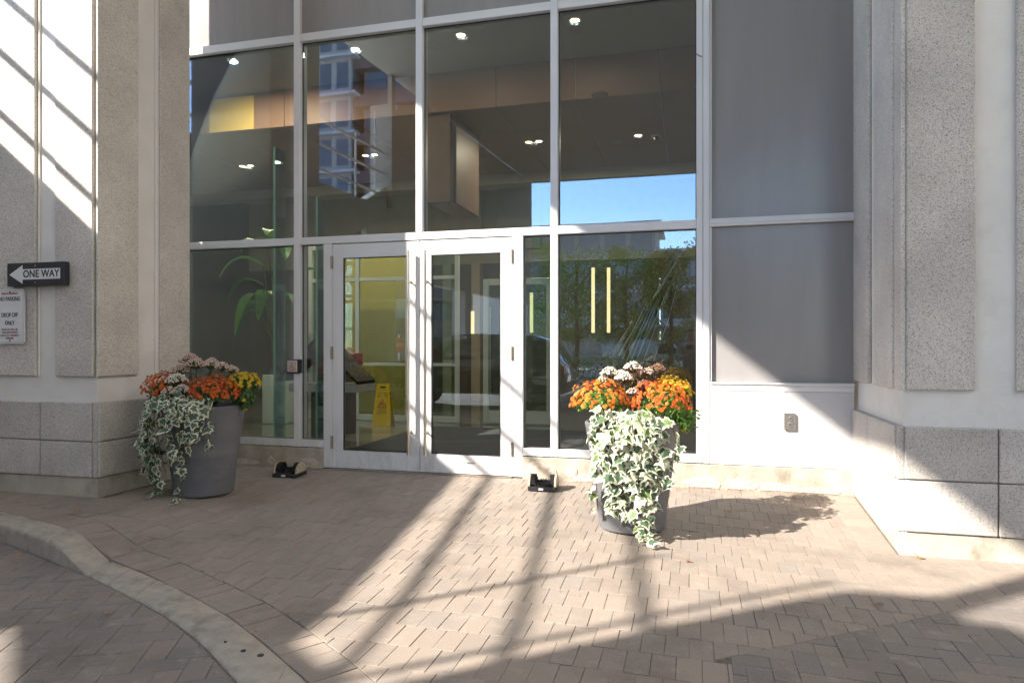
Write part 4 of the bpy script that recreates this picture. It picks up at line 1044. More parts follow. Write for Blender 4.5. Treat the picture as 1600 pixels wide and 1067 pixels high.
fmx = solo('floor_mat', MB().box(-4.03, -0.9, 0.16, 3.75, -0.003, 0.006), M['mat_floor'], 'dark entrance mat on the lobby floor just inside the doors', 'mat')
lw = thing('lobby_wall', 'dim back and side walls of the lobby behind the glass', 'wall', (-2.5, 9, 0), kind='structure')
part(lw, 'back_wall', MB().box(-11, 6, 9.0, 9.2, 0, 3.2), M['wall_dark']); part(lw, 'upper_wall', MB().box(-11, 6, 8.98, 9.2, 3.201, 6), M['wall_beige'])
part(lw, 'side_wall', MB().box(-11.2, -11, 0.3, 9.2, -0.2, 6), M['wall_dark']); part(lw, 'side_wall', MB().box(2.0, 2.2, 0.13, 9.2, -0.2, 6), M['wall_dark'])
for x0, x1 in ((-5.9, -4.7), (-4.35, -3.3)): part(lw, 'beige_panel', MB().box(x0, x1, 8.9, 8.975, 3.5, 5.0), M['wall_beige'], bevel=0.01)
for x in (-5.6, -4.9, -4.1): part(lw, 'wall_pier', MB().box(x, x + 0.22, 8.7, 8.97, 0, 3.19), M['wall_beige'], bevel=0.01)
yw = solo('timber_wall', MB().box(-6.5, -4.95, 5.6, 5.75, -0.003, 3.4), M['wood_yellow'], 'golden timber clad wall beyond the inner glass screen', 'wall', 'structure')
lc = thing('lobby_ceiling', 'grey and timber panelled lobby ceiling with downlights', 'ceiling', (-2.5, 3, 4.6), kind='structure')
part(lc, 'plaster_ceiling', MB().box(-11, 2, 0.95, 2.935, 5.2, 5.3), M['ceil_grey'])
part(lc, 'blind_pocket', MB().box(-11, 2, 0.12, 0.948, 5.5, 5.6), M['pocket'])
part(lc, 'bulkhead_edge', MB().box(-11, 2, 0.95, 1.02, 5.10, 5.198), M['ceil_grey'])
PX = [-2.65 + 1.13 * k for k in range(-8, 5)]
PY = [2.95, 4.10, 5.38, 6.6]
for a, b in zip(PX, PX[1:]):
    part(lc, 'timber_panel', MB().box(a + .006, b - .006, 2.94, 2.965, 4.64, 5.199), M['wood_ceil'])
    for c, d in zip(PY, PY[1:]): part(lc, 'timber_panel', MB().box(a + .006, b - .006, c + (.02 if c < 3 else .006), d - .006, 4.64, 4.66), M['wood_ceil'])
part(lc, 'joint_strip', MB().box(-11, 2, 2.967, 6.6, 4.662, 4.70), M['frame_in']); part(lc, 'joint_strip', MB().box(-11, 2, 2.9655, 2.985, 4.702, 5.199), M['frame_in'])
part(lc, 'roof_slab', MB().box(-11.2, 2.2, .14, 9.2, 6.001, 6.2), M['wall_dark'])
part(lc, 'fascia_sun_patch', MB().box(-7.38, -6.57, 2.925, 2.937, 4.64, 5.16), M['wood_sunlit'])  # thin lighter piece: sun falling on the fascia end, painted as colour
part(lc, 'beam', MB().box(-11, 2, 6.6, 6.9, 4.45, 5.2), M['ceil_grey']); part(lc, 'plaster_ceiling', MB().box(-11, 2, 6.9, 9.0, 4.9, 5.0), M['wall_beige'])
wb_ = thing('timber_bulkhead', 'boxed timber bulkhead hanging below the lobby ceiling over the inner doors', 'bulkhead', (-3.5, 3.6, 3.3), kind='structure')
part(wb_, 'front_panel', MB().box(-3.72, -3.36, 3.0, 3.1, 3.35, 4.635), M['wood_dark'], bevel=0.005); part(wb_, 'side_panel', MB().box(-3.36, -3.30, 3.1, 4.2, 3.35, 4.635), M['wood_dark'], bevel=0.005)
part(wb_, 'soffit', MB().box(-3.70, -3.37, 3.1, 4.2, 3.35, 3.4), M['wood_ceil'])
def downlight(u, v, z, n, power, lab):
    p = un(u, v, z)
    t = thing('downlight', lab, 'downlight', (p.x, p.y, z), group='recessed lobby downlights')
    for k in range(n):
        x = (k - (n - 1) / 2) * 0.17
        part(t, 'trim', MB().lathe([(0.075, -0.001), (0.075, -0.012), (0.055, -0.014), (0.05, -0.003)], (x, 0, 0), 16), M['white'], local=True)
        part(t, 'lamp', MB().lathe([(0.05, -0.005), (0.0, -0.006)], (x, 0, 0), 14), M['lamp'], local=True)
    if power:
        ld = bpy.data.lights.new('downlight_lamp', 'AREA'); ld.shape = 'DISK'; ld.size = 0.14; ld.energy = power; ld.color = (1.0, 0.86, 0.66)
        lo = bpy.data.objects.new('downlight_lamp', ld); COL.objects.link(lo); lo.parent = t; lo.location = (0, 0, -0.03)
DP = 8.5
for u, v, z, n, pw, lab in ((555, 76, 5.2, 1, 1.1, 'downlight in the grey ceiling above the left door'), (720, 54, 5.2, 1, 1.1, 'downlight in the grey ceiling above the right door'), (898, 31, 5.2, 1, 1.1, 'downlight at the top of the big right window'),
                            (834, 221, 4.64, 2, DP, 'twin downlight in the timber ceiling left of the tall mullion'), (997, 211, 4.64, 1, DP, 'downlight in the timber ceiling above the reflected sky'), (578, 242, 4.64, 2, DP, 'twin downlight seen behind the reflected scaffold'),
                            (385, 259, 4.64, 2, 4.0, 'twin downlight under the sun coloured fascia end at far left'), (434, 252, 4.64, 1, 4.0, 'single downlight beside the green glass edge'), (362, 92, 5.2, 1, 20, 'added lamp brightening the sun coloured fascia end at far left')):  # last lamp is added to brighten the sun coloured fascia piece
    downlight(u, v, z, n, pw, lab)
M['vent'] = mat('ceiling_fitting', (0.30, 0.24, 0.18), 0.5)
for u, v, z, lab in ((899, 47, 5.2, 'round ceiling speaker beside the right downlight'), (679, 74, 5.2, 'round ceiling speaker near the middle mullion'), (937, 148, 4.64, 'round speaker in the timber ceiling near its front edge'), (965, 221, 4.64, 'round speaker in the timber ceiling above the sky')):
    p = un(u, v, z); t = thing('ceiling_speaker', lab, 'speaker', (p.x, p.y, z), group='round ceiling speakers')
    part(t, 'grille', MB().lathe([(0.0, -0.004), (0.08, -0.004)], n=18), M['vent'], local=True); part(t, 'rim', MB().lathe([(0.081, -0.001), (0.1, -0.012), (0.115, -0.001)], n=18), M['ceil_grey'], local=True)
p = un(1025, 212, 4.64); t = thing('ceiling_camera', 'white dome camera on the timber ceiling', 'camera', (p.x, p.y, 4.64))
part(t, 'base', MB().lathe([(0.0, -0.03), (0.07, -0.03), (0.075, 0.0)], n=16), M['white'], local=True); part(t, 'dome', MB().lathe([(0.05, -0.031), (0.042, -0.06), (0.022, -0.078), (0.0, -0.082)], n=16), M['black'], local=True)
# wall lights at the back
for x, z0, z1, lab in ((-2.06, 1.56, 2.99, 'left of the two long slim wall lights at the back'), (-1.72, 1.56, 2.98, 'right of the two long slim wall lights at the back'), (-3.45, 1.57, 2.47, 'shorter slim wall light seen through the right sidelight'), (-4.84, 1.55, 2.07, 'short slim wall light seen through the right door')):
    t = thing('wall_light', lab, 'wall light', (x, 8.66, z0), group='slim wall lights at the back of the lobby')
    part(t, 'diffuser', MB().box(-0.035, 0.035, -0.05, 0.0, 0, z1 - z0), M['lamp_bar'], local=True, bevel=0.005); part(t, 'back_plate', MB().box(-0.02, 0.02, 0.001, 0.035, 0.02, z1 - z0 - 0.02), M['black'], local=True)
# inner glass screen with its doors
sc_ = thing('inner_screen', 'inner glazed screen with pale green frames behind the doors', 'screen', (-3.5, 4.3, 0))
YS = 4.3
def fbar(x0, x1, z0, z1): part(sc_, 'frame', MB().box(x0, x1, YS, YS + .06, z0, z1), M['frame_in'], bevel=0.004)
XS = [-6.45, -5.55, -4.63, -3.75]
for x in XS: fbar(x, x + .07, 0.0, 3.0)
for a, b in zip(XS, XS[1:]):
    for z0, z1 in ((0.0, .10), (.93, .98), (2.37, 2.43), (2.93, 3.0)): fbar(a + .072, b - .002, z0, z1)
    part(sc_, 'glass', MB().box(a + .072, b - .002, YS + .025, YS + .035, .101, 2.929), M['glass_in'])
for a, b, hx in ((-3.26, -2.12, -3.12),):
    for x0, x1, z0, z1 in ((a, a + .09, 0.02, 2.35), (b - .09, b, 0.02, 2.35), (a + .092, b - .092, .02, .22), (a + .092, b - .092, 2.25, 2.35)): fbar(x0, x1, z0, z1)
    part(sc_, 'glass', MB().box(a + .092, b - .092, YS + .025, YS + .035, .222, 2.248), M['glass_in'])
    if hx: part(sc_, 'handle', MB().tube([(hx, YS - .06, .45), (hx, YS - .06, 1.9)], .014, 8).tube([(hx, YS - .06, .6), (hx, YS, .6)], .01, 6).tube([(hx, YS - .06, 1.75), (hx, YS, 1.75)], .01, 6), M['steel'], smooth=True)
# side glass fin
fin = thing('glass_fin', 'green edged glass fin standing inside the left window', 'glass fin', (-5.05, 1.2, 0))
part(fin, 'glass', MB().box(-5.062, -5.05, 1.222, 1.45, 0.02, 3.76), M['glass_in']); part(fin, 'polished_edge', MB().box(-5.064, -5.048, 1.2, 1.22, 0.02, 3.76), M['glass_edge'])
fin = thing('glass_fin', 'green edged glass fin standing inside the narrow left sidelight', 'glass fin', (-4.46, 1.2, 0))
part(fin, 'glass', MB().box(-4.468, -4.456, 1.222, 1.4, 0.02, 3.1), M['glass_in']); part(fin, 'polished_edge', MB().box(-4.47, -4.454, 1.2, 1.22, 0.02, 3.1), M['glass_edge'])
# tall pot with a broad leaved plant
M['pot_pale'] = mat('pale_pot', (0.50, 0.62, 0.55), 0.35, var=0.04)
M['banana'] = leaf_mat('broad_leaf', (0.045, 0.14, 0.02), (0.09, 0.23, 0.035), .35, .3)
tp = thing('tall_pot', 'tall pale square pot inside the left window', 'pot', (-6.55, 3.6, 0))
part(tp, 'pot', MB().prism([(-0.2, -0.2), (0.2, -0.2), (0.2, 0.2), (-0.2, 0.2)], 'z', 0.0, 0.80), M['pot_pale'], local=True, bevel=0.01); part(tp, 'soil', MB().box(-.18, .18, -.18, .18, .801, .815), M['soil'], local=True)
bp_ = thing('indoor_palm', 'broad leaved green plant growing in the tall pale pot', 'plant', (-6.55, 3.6, 0.815))
r2 = random.Random(9)
for k, (az_, hh, ln, droop) in enumerate(((200, 1.45, .75, .9), (230, 1.75, .8, .7), (265, 2.0, .7, .5), (310, 1.9, .6, .5), (180, 1.1, .8, 1.2), (250, 1.2, .8, 1.3), (330, 1.2, .6, 1.1), (20, 1.6, .6, .6), (290, 2.1, .6, .25), (215, .95, .7, 1.4), (150, 1.3, .7, 1.0))):
    d = Vector((math.cos(R(az_)), math.sin(R(az_)), 0)); s_ = Vector((-d.y, d.x, 0))
    base = Vector((0, 0, 0)); top = d * .28 + Vector((0, 0, hh))
    stm = MB().tube([base + d * .03, base.lerp(top, .5) + d * -.02, top], [.02, .014, .008], 6)
    part(bp_, 'stalk', stm, M['stem_green'], local=True)
    lm = MB(); n = 10
    for i in range(n + 1):
        f = i / n; c = top + d * ln * f * (1 - .25 * droop * f) + Vector((0, 0, .22 * math.sin(f * 2.2) - droop * .6 * f * f)); wd = .13 * math.sin(math.pi * min(1, f * .9 + .08)) ** .7
        lm.v += [tuple(c - s_ * wd + Vector((0, 0, .03))), tuple(c), tuple(c + s_ * wd + Vector((0, 0, .03)))]
    for i in range(n):
        for q in (0, 1): lm.f.append((i * 3 + q, i * 3 + q + 1, i * 3 + q + 4, i * 3 + q + 3)); lm.m.append(0)
    part(bp_, 'leaf', lm, M['banana'], local=True, fixn=False)
# directory kiosk
kk = thing('directory_stand', 'dark sloping directory stand on a post inside the left sidelight', 'stand', (-4.55, 1.65, 0))
part(kk, 'sloping_top', MB().prism([(-0.62, 0.84), (-0.05, 1.36), (0.54, 0.82), (0.54, 0.78), (-0.05, 1.30), (-0.62, 0.80)], 'y', -0.25, 0.25), M['black'], local=True)
part(kk, 'tray_edge', MB().box(-0.42, 0.54, -0.26, 0.26, 0.68, 0.778), M['alu'], local=True, bevel=0.006)
part(kk, 'post', MB().box(-0.20, 0.0, -0.1, 0.1, 0.0, 0.679), M['wall_dark'], local=True, bevel=0.01)
M['reflection_red'] = mat('reflection_red', (0.40, 0.04, 0.03), 0.4)
ft = thing('reflection_box', 'red trough stand-in, added blocks and blooms in the narrow left sidelight', 'reflection', (-5.05, 2.7, 0))  # added blocks and blooms imitating a red reflection in the glass
part(ft, 'reflection', MB().box(-0.4, 0.4, -0.12, 0.12, 0.98, 1.16), M['reflection_red'], local=True, bevel=0.01); part(ft, 'stand', MB().box(-0.3, 0.3, -0.1, 0.1, 0, 0.979), M['wall_dark'], local=True)
for k in range(40):
    b = link('bloom', r2.choice(BL[r2.choice(['bloom_amber', 'bloom_red', 'bloom_yellow'])]), ft, (r2.uniform(-.38, .38), r2.uniform(-.1, .1), 1.18 + r2.uniform(0, .05))); b.scale = (2, 2, 2)
# wet floor sign
M['yellow'] = mat('yellow_plastic', (0.75, 0.56, 0.01), 0.4, var=0.05)
wf = thing('wet_floor_sign', 'yellow folding wet floor caution sign inside the left door', 'floor sign', (-4.75, 3.72, 0.0), R(10))
def aboard(y_b, y_t, nm):
    z1 = .66; mb = MB()
    f = lambda x, z: (x, y_b + (y_t - y_b) * z / z1, z)
    th = .012 if y_b < 0 else -.012
    P = [(-.155, 0), (.155, 0), (.10, z1), (-.10, z1)]
    mb.v += [f(*p) for p in P] + [(f(*p)[0], f(*p)[1] + th, f(*p)[2]) for p in P]
    for q in ((0, 1, 2, 3), (7, 6, 5, 4), (0, 4, 5, 1), (1, 5, 6, 2), (2, 6, 7, 3), (3, 7, 4, 0)): mb.f.append(q); mb.m.append(0)
    return part(wf, nm, mb, M['yellow'], local=True)
aboard(-.14, -.012, 'front_board'); aboard(.14, .012, 'rear_board')
tilt = math.atan2(.128, .66)
def on_board(me_or_mb, z, mt, nm):
    if isinstance(me_or_mb, MB): me = me_or_mb.mesh(nm, mt, fixn=False)
    else: me = me_or_mb; me.materials.append(mt)
    o = link(nm, me, wf, (0, -.14 + .128 * z / .66 - .003, z)); o.rotation_euler = (R(90) - tilt, 0, 0); return o
on_board(text_mesh('CAUTION', .036, .0004), .505, M['sign_ink'], 'lettering'); on_board(text_mesh('WET FLOOR', .034, .0004), .465, M['sign_ink'], 'lettering')
on_board(text_mesh('ATTENTION', .030, .0004), .235, M['sign_ink'], 'lettering'); on_board(text_mesh('PLANCHER MOUILLE', .025, .0004, sx=.85), .20, M['sign_ink'], 'lettering')
tm = MB(); T = [Vector((0, .075, 0)), Vector((-.075, -.055, 0)), Vector((.075, -.055, 0))]
for a, b in ((0, 1), (1, 2), (2, 0)): tm.tube([T[a], T[b]], .006, 5)
on_board(tm, .345, M['sign_red'], 'warning_triangle')
fg = MB().tube([(-.012, .03, 0), (-.004, .006, 0), (-.03, -.03, 0)], .006, 5).tube([(-.004, .006, 0), (.022, -.012, 0), (.03, -.036, 0)], .006, 5).tube([(-.012, .026, 0), (.018, .014, 0)], .005, 5).tube([(-.018, .044, -.002), (-.018, .044, .002)], .009, 8)
on_board(fg, .345, M['sign_red'], 'falling_figure'); on_board(MB().tube([(-.045, 0, 0), (.045, 0, 0)], .012, 6), .61, M['black'], 'grip_slot')

# ------------------------------------------------------------------ covered driveway, street and what the glass reflects
M['deck'] = mat('weathered_deck_concrete', (0.50, 0.455, 0.39), 0.9, var=0.12, vscale=2, bump=.3)
M['soffit'] = mat('white_soffit', (0.76, 0.70, 0.61), 0.8, var=0.03)
WA = math.atan2(-1, .082)
cv = solo('canopy', MB().prism([(-7.996, -.06), (-6.278, -21), (3.6, -21), (3.6, -.06)], 'z', 7.975, 8.29), M['soffit'], 'pale flat canopy over the covered driveway', 'canopy', 'structure')
dk = thing('side_deck', 'raised concrete deck wall at the left of the covered driveway', 'deck', (-8, 0, 0), WA)
part(dk, 'wall', MB().box(0.4, 7.15, -.15, 0, -.42, 4.69).box(7.15, 8.25, -.15, 0, -.42, 3.5).box(7.15, 8.25, -.15, 0, 4.08, 4.69).prism([(7.15, 3.53), (8.25, 4.06), (8.25, 4.0795), (7.15, 4.0795)], 'y', -.15, 0).box(8.25, 9.22, -.15, 0, -.42, 4.69), M['deck'], local=True)
part(dk, 'slant_block', MB().prism([(8.2, 4.691), (9.2, 4.691), (9.2, 5.22)], 'y', -.25, 0), M['deck'], local=True)  # added slanted block, shapes the kink in the shadow edge
part(dk, 'corner_pier', MB().box(9.23, 9.7, -.5, -.001, -.42, 7.27), M['deck'], local=True)
part(dk, 'rear_shade_wall', MB().prism([(9.701, 3.0), (9.701, 7.40), (10.2, 7.56), (11.3, 7.97), (21, 7.97), (21, 3.0)], 'y', -.3, 0), M['deck'], local=True)  # added out of view, top sloped to shade the right of the paving
part(dk, 'rear_pier', MB().box(14, 14.6, -.4, 0.05, -.42, 2.999), M['deck'], local=True)
part(dk, 'slim_post', MB().box(9.221, 9.39, .001, .11, 4.7, 7.97), M['deck'], local=True)
gr = thing('guard_rail', 'galvanised tube guard rail on the raised deck', 'railing', (-8, 0, 4.69), WA)
M['galv'] = mat('galvanised_tube', (0.80, 0.79, 0.77), 0.5, 0.0, var=0.1, vscale=20)
for z in (4.99, 5.52, 6.03): part(gr, 'rail', MB().tube([(.6, -.06, z - 4.69), (9.2, -.06, z - 4.69)], .032, 8), M['galv'], local=True, smooth=True)
for x, zt in ((7.97, 6.2), (8.83, 6.95), (2.0, 6.06)): part(gr, 'post', MB().tube([(x, -.13, 0.0), (x, -.13, zt - 4.69)], .025, 8), M['galv'], local=True, smooth=True)
for nm, x0, x1 in (('left', -9.0, -6.5), ('right', .25, 1.6)):
    solo('street_pier', MB().box(x0, x1, -21.9, -21.05, -.42, 8.29), M['smooth'], 'concrete pier at the %s of the street side opening' % nm, 'pier')
solo('street_pavement', MB().box(-60, 40, -27.5, -22, -.42, -.25), M['kerb'], 'concrete pavement along the street beyond the driveway', 'pavement', 'structure')
# trees and hedge across the way
M['leaf_tree'] = leaf_mat('tree_leaf', (0.15, 0.27, 0.045), (0.32, 0.44, 0.085), .55, .6)
M['leaf_autumn'] = leaf_mat('yellowing_leaf', (0.26, 0.26, 0.06), (0.42, 0.36, 0.09), .55, .6)
M['bark'] = mat('bark', (0.09, 0.07, 0.05), 0.9, var=0.3, vscale=30, bump=0.6)
def tree(x, y, h, cr, mt, lab, seed):
    r2 = random.Random(seed); t = thing('street_tree', lab, 'tree', (x, y, -.3), group='street trees beyond the driveway')
    tr_ = MB().tube([(0, 0, 0), (.05, .02, h * .3), (.0, .05, h * .62), (.1, 0, h * .9)], [.13, .1, .07, .02], 8)
    for k in range(9):
        a = r2.uniform(0, 6.28); z = h * r2.uniform(.3, .7); e = Vector((math.cos(a), math.sin(a), .7)) * cr * .8
        tr_.tube([(0, 0, z), tuple(Vector((0, 0, z)) + e * .5), tuple(Vector((0, 0, z)) + e)], [.045, .03, .012], 5)
    part(t, 'trunk', tr_, M['bark'], local=True)
    lm = MB()
    cl = [Vector((r2.uniform(-1, 1) * cr * .8, r2.uniform(-1, 1) * cr * .8, h * r2.uniform(.30, .96))) for _ in range(62)]
    for c in cl:
        rr = cr * r2.uniform(.2, .42)
        for k in range(95):
            d = dirrand(r2) * rr * r2.uniform(.4, 1); small_leaf(lm, c + d, dirrand(r2), dirrand(r2), r2.uniform(.10, .17), r2.uniform(.06, .11))
    part(t, 'crown', lm, M[mt], local=True, fixn=False)
tree(-5.3, -26.2, 6.6, 1.9, 'leaf_tree', 'leafy green street tree in front of the blue building', 1)
tree(-2.9, -25.8, 6.2, 1.6, 'leaf_tree', 'green street tree with a thin crown beside the van', 2)
tree(-0.9, -27.3, 6.4, 1.5, 'leaf_autumn', 'yellowing street tree beside the right pier', 3)
tree(-8.2, -27.0, 7.0, 2.0, 'leaf_tree', 'tall green street tree behind the left pier', 4)
hg = thing('hedge', 'low clipped green hedge along the street pavement', 'hedge', (-3.6, -23.8, -.25))
r2 = random.Random(4); lm = MB()
for k in range(5200):
    p = Vector((r2.uniform(-3.2, 3.2), r2.uniform(-.5, .5), r2.uniform(0, 1.1 + .12 * math.sin(k)))); small_leaf(lm, p, dirrand(r2), dirrand(r2), .1, .06)
part(hg, 'foliage', lm, M['leaf_tree'], local=True, fixn=False)['kind'] = 'stuff'
# far buildings
M['blue_glass'] = mat('blue_glazing', (0.06, 0.085, 0.12), 0.12, var=0.2, vscale=.6, spec=.9)
M['slab'] = mat('balcony_slab', (0.45, 0.46, 0.50), 0.7)
M['brick_dark'] = mat('brown_cladding', (0.20, 0.12, 0.11), 0.8, var=.15)
M['brick_red'] = mat('dark_red_parapet', (0.14, 0.095, 0.10), 0.8, var=.1)
M['cream'] = mat('bounce_cream', (0.76, 0.69, 0.58), 0.85, var=.05)
M['conc_far'] = mat('grey_cladding', (0.34, 0.34, 0.35), 0.8, var=.08)
def block(name, lab, x0, x1, y0, y1, h, fl, body, cols, sm='slab', sh=.2):
    t = thing(name, lab, 'building', ((x0 + x1) / 2, (y0 + y1) / 2, -.4))
    part(t, 'body', MB().box(x0, x1, y0, y1, -.4, h), M[body])
    n = int(h / fl)
    for k in range(1, n + 1): part(t, 'floor_slab', MB().box(x0 - .6, x1 + .6, y0 - .6, y1 + .6, k * fl - sh, k * fl), M[sm])
    for k in range(n):
        for c in range(cols):
            a = x0 + (x1 - x0) * c / cols; b = x0 + (x1 - x0) * (c + 1) / cols
            part(t, 'window', MB().box(a + .25, b - .25, y1 + .01, y1 + .06, k * fl + .5, k * fl + fl - .5), M['blue_glass'])
            if x1 < -10: 
                e = y0 + (y1 - y0) * c / cols; f = y0 + (y1 - y0) * (c + 1) / cols
                part(t, 'window', MB().box(x1 + .01, x1 + .06, e + .25, f - .25, k * fl + .5, k * fl + fl - .5), M['blue_glass'])
    return t
block('apartment_tower', 'glass apartment tower with pale balcony slabs left of the driveway', -30, -25.6, -52, -42, 56, 3.0, 'conc_far', 3)
block('brick_tower', 'brown clad apartment tower behind the glass tower', -25.0, -20.6, -53, -43, 50, 3.0, 'brick_dark', 2, 'brick_red', .95)
block('office_building', 'low blue glazed office building across the street', -26, -3.2, -70, -60, 13.2, 3.3, 'conc_far', 9)
block('grey_building', 'grey flat roofed building across the street at the right', -2.6, 9, -66, -58, 10.2, 3.4, 'conc_far', 4)
block('bounce_building', 'added cream bounce building out of view at the right of the driveway', 8.2, 20, -40, 8, 22, 3.4, 'cream', 10)  # added out of view; its sunlit wall bounces warm light to the entrance
# vehicles
M['car_dark'] = mat('dark_car_paint', (0.028, 0.03, 0.034), 0.12, var=0.02, spec=.8, coat=1)
M['car_white'] = mat('white_car_paint', (0.75, 0.76, 0.77), 0.2, var=0.02, coat=1)
M['car_glass'] = mat('car_glass', (0.02, 0.025, 0.03), 0.04, spec=.9)
M['tail'] = mat('tail_light', (0.30, 0.01, 0.01), 0.15, coat=1)
M['tyre'] = mat('tyre', (0.02, 0.02, 0.02), 0.9)
def car(name, lab, cat, loc, rz_, prof, glass, wheels, width, paint, tails):
    t = thing(name, lab, cat, loc, rz_); w2 = width / 2
    mb = MB(); n = len(prof)
    secs = [(-w2, .0, .10), (-w2 + .05, .0, .0), (w2 - .05, 0, 0), (w2, 0, .10)]
    for y, _, ins in secs:
        for x, z in prof:
            tz = max(0, z - .95); k = 1 - .22 * tz / w2
            mb.v.append((x * (1 - ins * .08), y * k, z - ins * .18 * (1 if z > .6 else 0)))
    for s_ in range(3):
        for i in range(n):
            j = (i + 1) % n; mb.f.append((s_ * n + i, s_ * n + j, (s_ + 1) * n + j, (s_ + 1) * n + i)); mb.m.append(0)
    mb.f.append(tuple(range(n))); mb.m.append(0); mb.f.append(tuple(3 * n + i for i in reversed(range(n)))); mb.m.append(0)
    part(t, 'body', mb, M[paint], local=True, smooth=True, bevel=.02)
    for poly in glass:
        for s_ in (-1, 1):
            g = MB(); k = lambda z: w2 * (1 - .22 * max(0, z - .95) / w2) - .012
            g.quad([(x, s_ * (k(z) + .02), z) for x, z in poly]); g.quad([(x, s_ * (k(z) - .03), z) for x, z in poly])
            for i in range(len(poly)):
                a, b = poly[i], poly[(i + 1) % len(poly)]; g.quad([(a[0], s_ * (k(a[1]) + .02), a[1]), (b[0], s_ * (k(b[1]) + .02), b[1]), (b[0], s_ * (k(b[1]) - .03), b[1]), (a[0], s_ * (k(a[1]) - .03), a[1])])
            part(t, 'side_window', g, M['car_glass'], local=True)
    for x in wheels:
        for s_ in (-1, 1):
            wl = part(t, 'wheel', MB().tube([(x, s_ * (w2 - .19), .35), (x, s_ * (w2 + .012), .35)], .35, 26), M['tyre'], local=True, smooth=True)
            rm = MB().tube([(x, s_ * (w2 - .1), .35), (x, s_ * (w2 + .02), .35)], .09, 12)
            for q in range(9):
                a = 2 * math.pi * q / 9; rm.tube([(x, s_ * (w2 + .018), .35), (x + .23 * math.cos(a), s_ * (w2 + .018), .35 + .23 * math.sin(a))], [.04, .03], 6)
            o = part(t, 'rim', rm, M['bronze'], local=True)
    for x, z, mt, nm in tails:
        for s_ in (-1, 1): part(t, nm, MB().box(x - .07, x + .07, s_ * w2 - .10, s_ * w2 + .006 if s_ > 0 else s_ * w2 + .1, z - .09, z + .09) if s_ > 0 else MB().box(x - .07, x + .07, -w2 - .006, -w2 + .10, z - .09, z + .09), M[mt], local=True, bevel=.02)
    return t
SUV = [(-2.25, .38), (2.2, .38), (2.28, .62), (2.22, .95), (2.1, 1.05), (1.85, 1.5), (1.6, 1.60), (.2, 1.66), (-.45, 1.60), (-1.15, 1.10), (-2.0, .98), (-2.28, .78), (-2.3, .5)]
car('parked_suv', 'dark sport utility car parked in the covered driveway', 'car', (-4.75, -8.4, -.12), 0, SUV, [[(-.95, 1.1), (.35, 1.1), (.35, 1.56), (-.42, 1.52)], [(.42, 1.1), (1.3, 1.1), (1.2, 1.53), (.42, 1.56)], [(1.37, 1.12), (1.85, 1.15), (1.66, 1.45), (1.28, 1.52)]], (-1.42, 1.38), 1.82, 'car_dark', [(2.17, .88, 'tail', 'tail_light'), (-2.2, .78, 'sign_white', 'headlight')])
VAN = [(-2.6, .4), (2.5, .4), (2.6, .8), (2.55, 1.9), (2.4, 2.05), (-.9, 2.05), (-1.6, 1.25), (-2.4, 1.05), (-2.62, .8)]
car('white_van', 'white delivery van parked across the street', 'van', (-1.9, -30.5, -.4), R(180), VAN, [[(-1.45, 1.3), (-.3, 1.3), (-.3, 1.85), (-.95, 1.85)]], (-1.7, 1.6), 1.95, 'car_white', [(2.53, 1.0, 'tail', 'tail_light')])
# stop sign left of the driveway
ss = thing('stop_sign', 'red octagonal stop sign on a post left of the driveway', 'sign', (-7.55, -10.6, -.12), R(180))
part(ss, 'post', MB().tube([(0, .03, 0), (0, .03, 1.7)], .022, 8), M['galv'], local=True)
oc = [(.21 * math.cos(R(22.5 + 45 * k)), 1.42 + .21 * math.sin(R(22.5 + 45 * k))) for k in range(8)]
part(ss, 'sign_board', MB().prism(oc, 'y', -.004, .004), M['sign_red'], local=True)
me = text_mesh('STOP', .13, .0006); me.materials.append(M['sign_white']); o = link('lettering', me, ss, (0, -.0052, 1.42)); o.rotation_euler = (R(90), 0, 0)

# ------------------------------------------------------------------ photographer (seen only in the glass)
M['jacket'] = mat('grey_jacket', (0.30, 0.31, 0.31), 0.8, var=.2, vscale=14); M['trouser'] = mat('dark_trousers', (0.04, 0.042, 0.05), 0.85, var=.2)
M['skin'] = mat('skin', (0.48, 0.30, 0.22), 0.5, var=.05); M['hair'] = mat('dark_hair', (0.03, 0.022, 0.018), 0.6, var=.3, vscale=60)
def skinned(name, verts, edges, root, mt, parent, sub=2):
    me = bpy.data.meshes.new(name); me.from_pydata([v[:3] for v in verts], edges, [])
    o = bpy.data.objects.new(name, me); COL.objects.link(o)
    md = o.modifiers.new('skin', 'SKIN'); md.use_smooth_shade = True
    for i, v in enumerate(verts):
        sv = me.skin_vertices[0].data[i]; sv.radius = (v[3], v[4] if len(v) > 4 else v[3]); sv.use_root = (i == root)
    ms = o.modifiers.new('sub', 'SUBSURF'); ms.levels = sub; ms.render_levels = sub
    dg = bpy.context.evaluated_depsgraph_get(); m2 = bpy.data.meshes.new_from_object(o.evaluated_get(dg)); bpy.data.objects.remove(o)
    m2.materials.clear(); m2.materials.append(mt)
    for p in m2.polygons: p.use_smooth = True
    return link(name, m2, parent)
PY0 = -6.98
pr = thing('person', 'person in a grey jacket holding a camera in front of the glass doors', 'person', (0.02, PY0, gz(0.02, PY0)))
